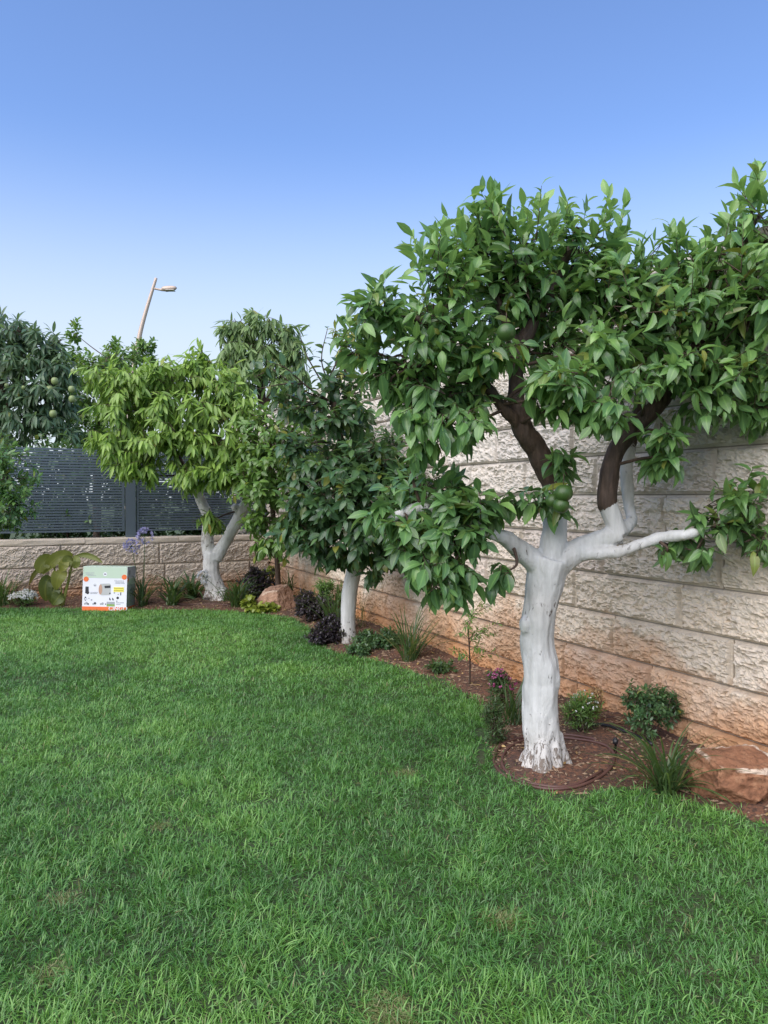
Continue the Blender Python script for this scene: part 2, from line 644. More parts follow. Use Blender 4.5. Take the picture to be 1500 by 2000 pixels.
# far ground
gm = MB()
gm.add([[-300, -300, -.30], [300, -300, -.30], [300, 300, -.30], [-300, 300, -.30]], [[0, 1, 2, 3]])
tag(gm.build('ground', M['turf']), kind='structure')

# lawn sheet
gx = np.arange(-8.5, 4.6, .10)
gy = np.arange(-2.8, 11.9, .10)
X, Yg = np.meshgrid(gx, gy)
pl = np.column_stack([X.ravel(), Yg.ravel()])
zl = (fbm(np.column_stack([pl * 1.2, np.zeros(len(pl))]), 2, 3) - .5) * .03 - .006
okv = inside(pl, edge_poly) | (dist_edge(pl) < .16)


def grid_faces(nx, ny, keep):
    idx = np.arange(nx * ny).reshape(ny, nx)
    q = np.stack([idx[:-1, :-1], idx[:-1, 1:], idx[1:, 1:], idx[1:, :-1]], -1).reshape(-1, 4)
    return q[keep[q].all(1)]


tag(link('lawn', make_mesh('lawn', np.column_stack([pl, zl]), grid_faces(len(gx), len(gy), okv)), M['turf']), kind='structure')

# planting bed
gx = np.arange(-6.5, 4.6, .045)
gy = np.arange(0.2, 12.6, .045)
X, Yg = np.meshgrid(gx, gy)
pb = np.column_stack([X.ravel(), Yg.ravel()])
de = dist_edge(pb)
ins = inside(pb, edge_poly)
w1 = (pb - WO[:2]) @ WN[:2]
w2 = (pb - BO[:2]) @ BN[:2]
okv = (~ins | (de < .1)) & (w1 > -.08) & (w2 > -.08)
zb = bed_z(pb)
used = np.where(okv)[0]
tag(link('planting_bed', make_mesh('planting_bed', np.column_stack([pb, zb]), grid_faces(len(gx), len(gy), okv)), M['soil']), kind='structure')


# ------------------------------------------------------------------ stone walls
def stone_block(s0, s1, z0, z1, step, seed, rough=1.0, margin=.009):
    """rough-hewn face of one block in wall coordinates (along, out, up)"""
    ns = max(3, int(round((s1 - s0) / step)))
    nz = max(3, int(round((z1 - z0) / step)))
    s = np.linspace(s0, s1, ns + 1)
    z = np.linspace(z0, z1, nz + 1)
    S, Z = np.meshgrid(s, z)
    S, Z = S.ravel(), Z.ravel()
    e = np.minimum.reduce([S - s0, s1 - S, Z - z0, z1 - Z])
    mk = np.clip((e - margin * .4) / (margin * 1.6), 0, 1)
    mk = mk * mk * (3 - 2 * mk)
    p = np.column_stack([S * 21 + Z * 12, Z * 40 - S * 7, np.full(len(S), seed * 3.7)])
    wv = np.column_stack([fbm(p * .7, 31, 2), fbm(p * .7 + 7, 33, 2), np.zeros(len(S))]) * 2.2
    a = noise(p + wv, 11)
    r1 = 1 - np.abs(2 * a - 1)
    b2 = noise(p * 1.9 + wv, 12)
    r2 = 1 - np.abs(2 * b2 - 1)
    st = noise(p * np.array([.5, .8, 1]) + wv * .6, 15)
    r3 = (st * 3) % 1.0
    c = fbm(p * .3, 14, 2)
    fn = fbm(p * 4.5, 18, 2)
    d = .001 + .023 * r1 ** 1.4 + .011 * r2 + .009 * r3 + .028 * (c - .3) + .007 * (fn - .5)
    d = np.maximum(d, -.001)
    d = d * mk * rough + .002
    front = np.column_stack([S, d, Z])
    idx = np.arange(len(S)).reshape(nz + 1, ns + 1)
    q = np.stack([idx[:-1, :-1], idx[:-1, 1:], idx[1:, 1:], idx[1:, :-1]], -1).reshape(-1, 4)
    loop = np.concatenate([idx[0, :], idx[1:, -1], idx[-1, -2::-1], idx[-2:0:-1, 0]])
    back = front[loop].copy()
    back[:, 1] = -.03
    o = len(front)
    k = np.arange(len(loop))
    k2 = (k + 1) % len(loop)
    sq = np.column_stack([loop[k], o + k, o + k2, loop[k2]])
    return np.concatenate([front, back]), np.concatenate([q, sq])


def to_wall(v, O, E, Nv):
    return O + v[:, :1] * E + v[:, 1:2] * Nv + v[:, 2:3] * np.array([0, 0, 1.])


def build_wall(root, O, E, Nv, s_min, s_max, joints, mat, seed, stepf, known=None, joint_w=.0052, lens=(.80, 1.02)):
    rnd = random.Random(seed)
    for r, (z0, z1) in enumerate(zip(joints[:-1], joints[1:])):
        cuts = None
        if known and r in known:
            a = sorted(known[r])
        else:
            a = [rnd.uniform(.1, .8)]
        lo, hi = [a[0]], list(a)
        cuts = list(a)
        while cuts[0] > s_min:
            cuts.insert(0, cuts[0] - rnd.uniform(*lens))
        while cuts[-1] < s_max:
            cuts.append(cuts[-1] + (rnd.uniform(*lens) if rnd.random() > .12 else rnd.uniform(.25, .45)))
        for c0, c1 in zip(cuts[:-1], cuts[1:]):
            c0, c1 = max(c0, s_min), min(c1, s_max)
            if c1 - c0 < .06:
                continue
            step = stepf(c0)
            v, q = stone_block(c0 + joint_w, c1 - joint_w, z0 + joint_w * .8, z1 - joint_w * .8, step, rnd.uniform(0, 500))
            w = to_wall(v, O, E, Nv)
            t = np.tile([rnd.random(), rnd.random(), 0], (len(w), 1))
            me = make_mesh('block', w - np.array(root.location), q, None, False, t)
            link('block', me, mat, root)


def core(root, O, E, Nv, s0, s1, z0, z1, d0, d1, mat, name='mortar'):
    m = MB()
    v = np.array([[s, d, z] for z in (z0, z1) for d in (d0, d1) for s in (s0, s1)])
    m.add(to_wall(v, O, E, Nv) - np.array(root.location), [[0, 2, 3, 1], [4, 5, 7, 6], [0, 1, 5, 4], [2, 6, 7, 3], [0, 4, 6, 2], [1, 3, 7, 5]])
    return m.build(name, mat, root, smooth=False)


def coping(root, O, E, Nv, s_min, s_max, z0, z1, d0, d1, mat, seed, ln=1.0):
    rnd = random.Random(seed)
    s = s_min
    while s < s_max - .05:
        e = min(s + rnd.uniform(.85, 1.15) * ln, s_max)
        n = 8
        m = MB()
        ss = np.linspace(s + .003, e - .003, n + 1)
        prof = [(d0, z0), (d1, z0), (d1 + .004, z0 + .02), (d1, z1 - .012), (d1 - .012, z1), (d0, z1)]
        v = []
        for x in ss:
            for d, z in prof:
                v.append([x, d + (rnd.uniform(-.006, .006) if d > d0 else 0), z + rnd.uniform(-.003, .003)])
        v = to_wall(np.array(v), O, E, Nv) - np.array(root.location)
        q = []
        k = len(prof)
        for i in range(n):
            for j in range(k):
                j2 = (j + 1) % k
                q.append([i * k + j, (i + 1) * k + j, (i + 1) * k + j2, i * k + j2])
        t = [[0, j, j + 1] for j in range(1, k - 1)] + [[n * k, n * k + j + 1, n * k + j] for j in range(1, k - 1)]
        m.add(v, q, t, (rnd.random(), .5, 0))
        m.build('coping_stone', mat, root, smooth=False)
        s = e


root = thing('stone_wall', 'tall wall of rough cream limestone blocks running along the right side behind the white trunks', 'wall', (*WO[:2], 0))
J = [-.09] + [.177 + .267 * k for k in range(0, 11)]
k11 = 1.1037
known = {1: [.742 * k11], 2: [.189 * k11, 1.0447 * k11], 3: [.5187 * k11, 1.3987 * k11, 1.62 * k11], 4: [.2545 * k11, 1.130 * k11], 5: [.648 * k11], 6: [.30 * k11, 1.2 * k11]}
# (rows are counted from the ground)
build_wall(root, WO, WE, WN, -2.2, 11.6, J, M['stone'], 5, lambda s: .030 if s < -1.2 else (.0085 if s < 2.4 else (.014 if s < 5.0 else .022)), known)
core(root, WO, WE, WN, -2.2, 11.6, -.28, J[-1], -.30, -.010, M['mortar'])
coping(root, WO, WE, WN, -2.2, 11.6, J[-1] + .002, J[-1] + .07, -.34, .05, M['stone'], 8)

root_b = thing('stone_wall', 'low limestone wall under the slatted metal fence at the end of the lawn', 'wall', (*BO[:2], 0))
JB = [-.10, .17, .49, .806]
build_wall(root_b, BO, BE, BN, -4.4, CORNER_S - .025, JB, M['stone_low'], 9, lambda s: .014, joint_w=.0025, lens=(1.15, 1.7))
core(root_b, BO, BE, BN, -4.4, CORNER_S - .03, -.28, JB[-1], -.28, -.006, M['mortar'])
coping(root_b, BO, BE, BN, -4.4, CORNER_S - .03, JB[-1] + .004, .892, -.30, .022, M['stone_low'], 18, 1.3)

# ------------------------------------------------------------------ slatted fence on the low wall
fo = BO - BN * .14
fr = thing('slat_fence', 'slate blue metal fence of narrow horizontal slats standing on the low stone wall', 'fence', (*fo[:2], .892))
RB = np.column_stack([BE, -BN, [0, 0, 1]])


def fence_box(name, s0, s1, d0, d1, z0, z1, mesh_cache={}):
    key = (round(s1 - s0, 4), round(d1 - d0, 4), round(z1 - z0, 4))
    if key not in mesh_cache:
        m = MB()
        m.box((0, 0, 0), (s1 - s0, d1 - d0, z1 - z0), RB)
        me = m.mesh(name, False)
        me.materials.append(M['fence_metal'])
        mesh_cache[key] = me
    o = link(name, mesh_cache[key], None, fr)
    o.location = Vector(BE * s0 + (-BN) * d0 + np.array([0, 0, z0]))
    return o


posts = [-2.47, 0.0, 2.04]
for s in posts:
    fence_box('post', s - .07, s + .07, -.045, .045, -.01, 1.33)
for a, b in zip(posts[:-1], posts[1:]):
    s0, s1 = a + .085, b - .085
    fence_box('panel_stile', s0, s0 + .035, -.02, .02, .09, 1.32)
    fence_box('panel_stile', s1 - .035, s1, -.02, .02, .09, 1.32)
    fence_box('panel_rail', s0 + .036, s1 - .036, -.018, .018, .09, .118)
    for k in range(30):
        z = .131 + k * .0396
        fence_box('slat', s0 + .036, s1 - .036, -.012, .010, z, z + .0285)

# ------------------------------------------------------------------ leaves
LEAF_T = np.array([0.0, .16, .40, .66, .86, 1.0])
LEAF_PROF = {
    'citrus': np.array([.05, .30, .50, .42, .20, 0]),
    'lance': np.array([.06, .34, .50, .44, .22, 0]),
    'round': np.array([.10, .42, .50, .46, .30, 0]),
}
LEAF_Q = []
LEAF_TRI = [[0, 1, 2], [0, 2, 3]]
for _r in range(3):
    a_, b_ = 1 + _r * 3, 4 + _r * 3
    LEAF_Q += [[a_, b_, b_ + 1, a_ + 1], [a_ + 1, b_ + 1, b_ + 2, a_ + 2]]
LEAF_TRI += [[10, 13, 11], [11, 13, 12]]
LEAF_Q, LEAF_TRI = np.array(LEAF_Q), np.array(LEAF_TRI)


def leaf_local(n, L, W, curl, fold, prof, twist, rng):
    """(n,14,3) points of leaves along +x, face up +z"""
    out = np.zeros((n, 14, 3))
    side = np.zeros((n, 14))

    def row(t, hw, lat, i):
        x = L * t * (1 - (curl * t) ** 2 / 6)
        z = -L * curl * t * t / 2
        out[:, i, 0] = x
        out[:, i, 1] = lat * hw * W * np.cos(fold)
        out[:, i, 2] = z + abs(lat) * hw * W * np.sin(fold) + lat * hw * W * twist * t
        side[:, i] = 1 - abs(lat)
    row(0, 0, 0, 0)
    for r in range(4):
        t, hw = LEAF_T[r + 1], prof[r + 1]
        for j, lat in enumerate((1, 0, -1)):
            row(t, hw * (1 + rng.uniform(-.08, .08, n)), lat, 1 + r * 3 + j)
            if lat:
                out[:, 1 + r * 3 + j, 2] += rng.uniform(-.03, .03, n) * W
    row(1.0, 0, 0, 13)
    side[:, 0] = side[:, 13] = 1
    return out, side


def frames(d, up):
    d = nrm(d)
    nn = nrm(up - d * np.sum(up * d, 1, keepdims=True))
    s = np.cross(nn, d)
    return d, s, nn


def leaf_arrays(pos, d, up, L, W, curl, fold, prof, tint, rng):
    n = len(pos)
    loc, side = leaf_local(n, L, W, curl, fold, LEAF_PROF[prof], rng.uniform(-.35, .35, n), rng)
    d, s, nn = frames(d, up)
    v = pos[:, None] + loc[..., :1] * d[:, None] + loc[..., 1:2] * s[:, None] + loc[..., 2:] * nn[:, None]
    off = (np.arange(n) * 14)[:, None, None]
    q = (LEAF_Q[None] + off).reshape(-1, 4)
    t = (LEAF_TRI[None] + off).reshape(-1, 3)
    c = np.zeros((n, 14, 3))
    c[..., 0] = tint[:, None, 0]
    c[..., 1] = tint[:, None, 1]
    c[..., 2] = side
    return v.reshape(-1, 3), q, t, c.reshape(-1, 3)


class Leaves:
    def __init__(self):
        self.a = {k: [] for k in ('pos', 'd', 'up', 'L', 'W', 'curl', 'fold', 'tint')}

    def add(self, **kw):
        for k, v in kw.items():
            self.a[k].append(np.asarray(v, float))

    def cat(self):
        return {k: np.concatenate(v) for k, v in self.a.items()}


_leaf_variants = {}


def leaf_variant(mat_key, prof, i):
    key = (mat_key, prof, i)
    if key not in _leaf_variants:
        rng = np.random.default_rng(900 + i)
        tint = np.array([[(i % 8) / 7.0 * .85 + .08, .28 if i % 11 == 10 else 0.0]])
        wl = (.40, .46, .52)[i % 3] if prof != 'lance' else (.20, .24, .28)[i % 3]
        v, q, t, c = leaf_arrays(np.zeros((1, 3)), np.array([[1., 0, 0]]), np.array([[0, 0, 1.]]), np.ones(1), np.full(1, wl),
                                 np.array([(.25, .6, .95)[(i // 3) % 3]]), np.array([(.15, .35)[(i // 2) % 2]]), prof, tint, rng)
        me = make_mesh('leaf', v, q, t, True, c)
        me.materials.append(M[mat_key])
        _leaf_variants[key] = me
    return _leaf_variants[key]


def finish_leaves(root, lv, mat_key, prof, seed, single=0, name='crown'):
    """the leaves that show largest become objects of their own, the rest one mass"""
    rng = np.random.default_rng(seed)
    a = lv.cat()
    n = len(a['pos'])
    pick = np.zeros(n, bool)
    org = np.array(root.location)
    if single:
        eye = np.array([0, 0, EYE])
        vd = a['pos'] - eye
        dist = np.linalg.norm(vd, axis=1)
        d, s, nn = frames(a['d'], a['up'])
        face = np.abs(np.sum(nrm(vd) * nn, 1)) * .8 + .2
        inview = (np.abs(a['pos'][:, 0] / a['pos'][:, 1]) < .5)
        score = face * a['L'] * a['W'] / dist ** 3 * inview * rng.uniform(.6, 1, n)
        idx = np.argsort(-score)[:single]
        pick[idx] = True
        for i in idx:
            k = int(np.clip(a['tint'][i, 0], 0, .99) * 8) + 8 * rng.integers(0, 3)
            o = link('leaf', leaf_variant(mat_key, prof, int(k)), None, root)
            R = Matrix([[d[i][r], s[i][r], nn[i][r]] for r in range(3)]).to_4x4()
            o.matrix_local = Matrix.Translation(Vector(a['pos'][i] - org)) @ R @ Matrix.Scale(float(a['L'][i]), 4)
    r = ~pick
    v, q, t, c = leaf_arrays(a['pos'][r], a['d'][r], a['up'][r], a['L'][r], a['W'][r], a['curl'][r], a['fold'][r], prof, a['tint'][r], rng)
    o = link(name, make_mesh(name, v - org, q, t, True, c), M[mat_key], root)
    tag(o, kind='stuff')
    return o


def rand_dirs(rng, n):
    return nrm(rng.normal(size=(n, 3)))


def blob_px(u, v, Y, ru, rv, ry):
    return P(u, v, Y), np.array([ru * Y / 1500, ry, rv * Y / 1500])


def twig_crown(rng, lv, tw, center, rad, n_twigs, leaves=(7, 11), L=(.085, .125), wl=(.40, .52), droop=.35, spread=.8, twig_len=.22,
               curl=(.2, .9), fold=(.05, .4), yellow=.03, light=0.0, fill=.45, twr=.0022, up_bias=.35):
    """twigs scattered through an ellipsoid, each carrying a spiral of leaves"""
    if n_twigs < 1:
        return
    dr = rand_dirs(rng, n_twigs)
    rr = rng.uniform(fill, 1.0, (n_twigs, 1)) ** .6
    rr = np.where(rng.random((n_twigs, 1)) < .14, rng.uniform(1.0, 1.32, (n_twigs, 1)), rr)
    tip = center + dr * rr * rad
    ax = nrm(dr * .9 + np.array([0, 0, up_bias]) + rng.normal(size=(n_twigs, 3)) * .35 - np.array([0, 0, 1.]) * droop * .7)
    tl = rng.uniform(.7, 1.2, (n_twigs, 1)) * twig_len
    base = tip - ax * tl
    inner = center + (base - center) * .45
    for i in range(n_twigs):
        mid = (base[i] + tip[i]) / 2 + np.array([0, 0, .12 * tl[i, 0] * droop])
        tw.tube(np.array([inner[i], base[i], mid, tip[i]]), [twr * 1.5, twr * 1.3, twr, twr * .5], 4, False)
        k = rng.integers(leaves[0], leaves[1] + 1)
        ts = np.linspace(.18, 1.0, k)
        pos = base[i] + (tip[i] - base[i]) * ts[:, None] + np.array([0, 0, 1.]) * (.12 * tl[i, 0] * droop * 4 * ts * (1 - ts))[:, None]
        a0 = nrm(np.cross(ax[i], [0.3, .2, 1.]))
        b0 = np.cross(ax[i], a0)
        ph = rng.uniform(0, 6.28) + np.arange(k) * 2.4
        per = np.cos(ph)[:, None] * a0 + np.sin(ph)[:, None] * b0
        out = per * spread + ax[i] * (.35 + .75 * ts[:, None] ** 2) - np.array([0, 0, 1.]) * droop * rng.uniform(.6, 1.5, (k, 1))
        d = nrm(out + rng.normal(size=(k, 3)) * .27)
        up = nrm(np.array([0, 0, 1.]) + rng.normal(size=(k, 3)) * .40 + dr[i] * .45 + np.array([0, -.15, 0]))
        LL = rng.uniform(*L, k) * (1 - .25 * np.abs(ts - .55))
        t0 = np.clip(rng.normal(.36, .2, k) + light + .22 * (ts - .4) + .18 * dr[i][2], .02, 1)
        ye = np.where(rng.random(k) < yellow, rng.uniform(.35, .9, k), rng.uniform(0, .06, k))
        lv.add(pos=pos, d=d, up=up, L=LL, W=LL * rng.uniform(*wl, k), curl=rng.uniform(*curl, k), fold=rng.uniform(*fold, k),
               tint=np.column_stack([t0, ye]))


def shoot(rng, lv, tw, pts, r0, r1, k, L=(.08, .12), wl=(.42, .55), droop=.2, light=0.1, yellow=.05):
    """one bare stem with leaves spaced along it"""
    p = spline(np.array(pts), 6)
    tw.tube(p, np.linspace(r0, r1, len(p)), 5)
    ii = np.clip((np.linspace(.2, 1, k) * (len(p) - 1)).astype(int), 0, len(p) - 1)
    tg = nrm(np.gradient(p, axis=0))[ii]
    per = nrm(np.cross(tg, rng.normal(size=(k, 3))))
    d = nrm(per + tg * .6 + np.array([0, 0, -droop]))
    up = nrm(np.array([0, 0, 1.]) + rng.normal(size=(k, 3)) * .4)
    LL = rng.uniform(*L, k)
    lv.add(pos=p[ii] + per * .008, d=d, up=up, L=LL, W=LL * rng.uniform(*wl, k), curl=rng.uniform(.2, 1., k), fold=rng.uniform(.05, .4, k),
           tint=np.column_stack([np.clip(rng.normal(.4 + light, .2, k), 0, 1), np.where(rng.random(k) < yellow, .6, .03)]))


# ------------------------------------------------------------------ trunks
def skin_limbs(root, limbs, voxel, name='trunk', bump_amp=.004, seed=0, mat='bark', lumps=(), smooth_it=2):
    """limbs: list of arrays (x,y,z,r,paint,wear); their tubes are fused into one bark surface"""
    m = MB()
    samp = []
    for lb in limbs:
        s = spline(lb, 8)
        samp.append(s)
        m.tube(s[:, :3], np.maximum(s[:, 3], .003), 14)
    for c, r in lumps:
        bm = bmesh.new()
        bmesh.ops.create_icosphere(bm, subdivisions=2, radius=1)
        vv = np.array([v.co[:] for v in bm.verts]) * r + c
        m.add(vv, None, [[v.index for v in f.verts] for f in bm.faces])
        bm.free()
    samp = np.concatenate(samp)
    me0 = m.mesh('tmp', True)
    ob = link('tmp', me0)
    md = ob.modifiers.new('r', 'REMESH')
    md.mode = 'VOXEL'
    md.voxel_size = voxel
    sm = ob.modifiers.new('s', 'SMOOTH')
    sm.factor = .5
    sm.iterations = smooth_it
    dg = bpy.context.evaluated_depsgraph_get()
    ev = ob.evaluated_get(dg)
    me = bpy.data.meshes.new_from_object(ev)
    bpy.data.objects.remove(ob)
    n = len(me.vertices)
    co = np.zeros(n * 3, np.float32)
    me.vertices.foreach_get('co', co)
    co = co.reshape(-1, 3).astype(float)
    no = np.zeros(n * 3, np.float32)
    me.vertices.foreach_get('normal', no)
    no = no.reshape(-1, 3)
    paint = np.zeros(n)
    wear = np.zeros(n)
    for i in range(0, n, 4000):
        c = co[i:i + 4000]
        dd = np.linalg.norm(c[:, None] - samp[None, :, :3], axis=2) - samp[None, :, 3] * .6
        j = dd.argmin(1)
        paint[i:i + 4000] = samp[j, 4]
        wear[i:i + 4000] = samp[j, 5]
    pz = co * np.array([1, 1, .35])
    disp = (fbm(pz * 22, seed, 4) - .5) * bump_amp * 2.2 + (fbm(co * 7, seed + 5, 2) - .5) * bump_amp * 2.5
    co = co + no * disp[:, None] - np.array(root.location)
    me.vertices.foreach_set('co', co.astype(np.float32).ravel())
    for k, val in (('paint', paint), ('wear', wear)):
        a = me.attributes.new(k, 'FLOAT', 'POINT')
        a.data.foreach_set('value', val.astype(np.float32))
    me.polygons.foreach_set('use_smooth', np.ones(len(me.polygons), bool))
    me.materials.clear()
    me.name = name
    return link(name, me, M[mat], root), samp


def limb(pts):
    """rows (u, v, depth, radius in pixels, paint, wear)"""
    return np.array([[*P(u, v, Y), r * Y / 1500, pa, we] for u, v, Y, r, pa, we in pts])


def connect(tw, samp, center, r0=.012, r1=.004, sag=.03, rng=None, above=None):
    """a branch from the nearest limb to the middle of a leaf mass"""
    s = samp if above is None else samp[samp[:, 2] > above]
    w = np.linalg.norm(s[:, :3] - center, axis=1) + np.maximum(0, s[:, 2] - center[2]) * .6
    j = w.argmin()
    a = s[j, :3]
    mid = (a + center) / 2 + np.array([0, 0, sag]) + (rng.normal(size=3) * .03 if rng is not None else 0)
    p = spline(np.array([a, mid, center]), 5)
    tw.tube(p, np.linspace(min(r0, s[j, 3] * .8), r1, len(p)), 6)


def fruit(root, c, r, mat, squash=1.0, stem=.05, name='fruit', lean=(0, 0)):
    bm = bmesh.new()
    bmesh.ops.create_uvsphere(bm, u_segments=20, v_segments=14, radius=1)
    for v in bm.verts:
        v.co.z *= squash
        if v.co.z > .85:
            v.co.z -= (v.co.z - .85) * .5
        v.co *= r
    me = bpy.data.meshes.new(name)
    bm.to_mesh(me)
    bm.free()
    me.polygons.foreach_set('use_smooth', np.ones(len(me.polygons), bool))
    o = link(name, me, M[mat], root)
    o.location = Vector(np.asarray(c) - np.array(root.location))
    m = MB()
    m.tube([[0, 0, r * squash * .9], [lean[0] * .5, lean[1], r * squash + stem * .5], [lean[0], lean[1], r * squash + stem]], [.0022, .002, .002], 5)
    m.build('stalk', M['twig'], o)
    return o


# ================================================================== the big orange tree
TY = 4.245
tb = P(1066, 1500, TY)
tree = thing('citrus_tree', 'largest citrus tree with a thick whitewashed trunk and green fruit in front of the wall', 'tree', (tb[0], tb[1], .0))
limbs = [
    limb([(1066, 1530, TY, 40, 1, 1), (1066, 1500, TY, 38, 1, 1), (1062, 1462, TY, 37, 1, .6), (1057, 1420, TY, 36, 1, .2), (1056, 1360, TY, 35, 1, 0),
          (1058, 1315, TY, 37, 1, 0), (1050, 1262, TY, 34, 1, .05), (1050, 1215, TY, 33, 1, .2), (1056, 1178, TY, 33, 1, .45), (1064, 1135, TY, 37, 1, .05),
          (1074, 1092, TY, 38, 1, 0)]),
    # middle limb, whitewashed to half height then bare bark
    limb([(1074, 1110, TY, 30, 1, 0), (1082, 1050, TY, 25, 1, 0), (1088, 990, TY + .03, 22, 1, .1), (1083, 955, TY + .03, 22, .8, .2), (1070, 925, TY + .02, 23, 0, 0),
          (1050, 880, TY, 22, 0, 0), (1022, 838, TY - .02, 21, 0, 0), (1010, 790, TY, 18, 0, 0), (1008, 735, TY + .02, 16, 0, 0), (1012, 690, TY + .02, 15, 0, 0),
          (1034, 645, TY + .05, 15, 0, 0), (1062, 600, TY + .08, 11, 0, 0), (1095, 530, TY + .1, 8, 0, 0), (1120, 470, TY + .1, 5, 0, 0)]),
    limb([(1022, 838, TY - .02, 14, 0, 0), (985, 800, TY - .08, 11, 0, 0), (955, 760, TY - .12, 9, 0, 0), (920, 730, TY - .15, 8, 0, 0), (850, 705, TY - .2, 9, 0, 0), (795, 722, TY - .25, 6, 0, 0)]),
    limb([(1012, 690, TY + .02, 12, 0, 0), (985, 620, TY, 9, 0, 0), (950, 530, TY, 7, 0, 0), (940, 450, TY, 5, 0, 0)]),
    limb([(920, 730, TY - .15, 7, 0, 0), (850, 640, TY - .2, 6, 0, 0), (760, 610, TY - .22, 5, 0, 0)]),
    # left limb into the low foliage
    limb([(1058, 1108, TY, 27, 1, 0), (1022, 1078, TY - .04, 20, 1, .1), (988, 1052, TY - .1, 16, 1, .1), (950, 1038, TY - .14, 14, 1, .1), (895, 1012, TY - .15, 12, 1, .1),
          (835, 992, TY - .20, 10, 1, .2), (788, 1002, TY - .22, 9, 1, .2), (740, 1030, TY - .20, 5, .9, 0)]),
    # right limb: runs out level, then a kinked upright
    limb([(1080, 1105, TY, 30, 1, 0), (1112, 1085, TY, 25, 1, .2), (1150, 1064, TY, 22, 1, .05), (1185, 1051, TY - .02, 20, 1, .1), (1212, 1044, TY - .03, 19, 1, .2)]),
    limb([(1208, 1046, TY - .03, 19, 1, .1), (1200, 1018, TY - .02, 18, 1, .15), (1190, 992, TY - .02, 18, .9, .1), (1186, 980, TY - .02, 19, 0, 0), (1190, 935, TY - .03, 18.5, 0, 0),
          (1202, 885, TY - .04, 19, 0, 0), (1228, 845, TY - .05, 17, 0, 0), (1268, 808, TY - .06, 16, 0, 0), (1305, 765, TY - .06, 14, 0, 0), (1345, 700, TY - .06, 11, 0, 0),
          (1400, 610, TY - .1, 9, 0, 0), (1440, 510, TY - .15, 6, 0, 0), (1480, 420, TY - .15, 4, 0, 0)]),
    limb([(1208, 1036, TY - .02, 15, 1, 0), (1234, 1018, TY + .06, 13, 1, 0), (1229, 985, TY + .12, 12, 1, 0), (1224, 940, TY + .16, 12, 1, .1), (1224, 895, TY + .2, 12, .9, .1),
          (1238, 845, TY + .24, 11, 0, 0), (1250, 760, TY + .3, 9, 0, 0), (1240, 640, TY + .35, 7, 0, 0)]),
    # low branch to the right
    limb([(1130, 1080, TY - .02, 17, 1, 0), (1168, 1080, TY - .06, 13, 1, .1), (1212, 1078, TY - .08, 12, 1, .3), (1252, 1063, TY - .1, 11, 1, .1), (1292, 1050, TY - .12, 10, 1, .1),
          (1340, 1044, TY - .20, 9, 1, 0), (1375, 1036, TY - .22, 7.5, .7, 0), (1410, 1020, TY - .22, 6, 0, 0), (1455, 985, TY - .22, 4, 0, 0)]),
    limb([(1305, 765, TY - .06, 9, 0, 0), (1380, 745, TY - .15, 7, 0, 0), (1450, 730, TY - .2, 5, 0, 0)]),
]
# root buttresses with gaps between them
for u0, u1, v1, dy, rr_ in ((1044, 1031, 1506, -.05, 15), (1060, 1060, 1512, -.115, 21), (1078, 1090, 1512, -.095, 15), (1088, 1114, 1504, -.03, 12), (1086, 1108, 1492, .07, 14), (1044, 1028, 1490, .06, 14)):
    limbs.append(limb([(u0, 1432, TY + dy * .40, 11, 1, .2), (u0 * .65 + u1 * .35, 1464, TY + dy * .75, rr_ * .85, 1, .6), (u1, v1, TY + dy, rr_, 1, 1.0), (u1 + (u1 - u0) * .5, v1 + 34, TY + dy * 1.3, rr_, .8, 1)]))
lumps = [(P(1026, 1222, TY - .04), np.array([.034, .045, .055])), (P(1082, 1325, TY - .02), np.array([.040, .06, .09]))]
trunk, samp = skin_limbs(tree, limbs, .0075, bump_amp=.008, seed=3, lumps=lumps)

rng = np.random.default_rng(11)
lv, tw = Leaves(), MB()
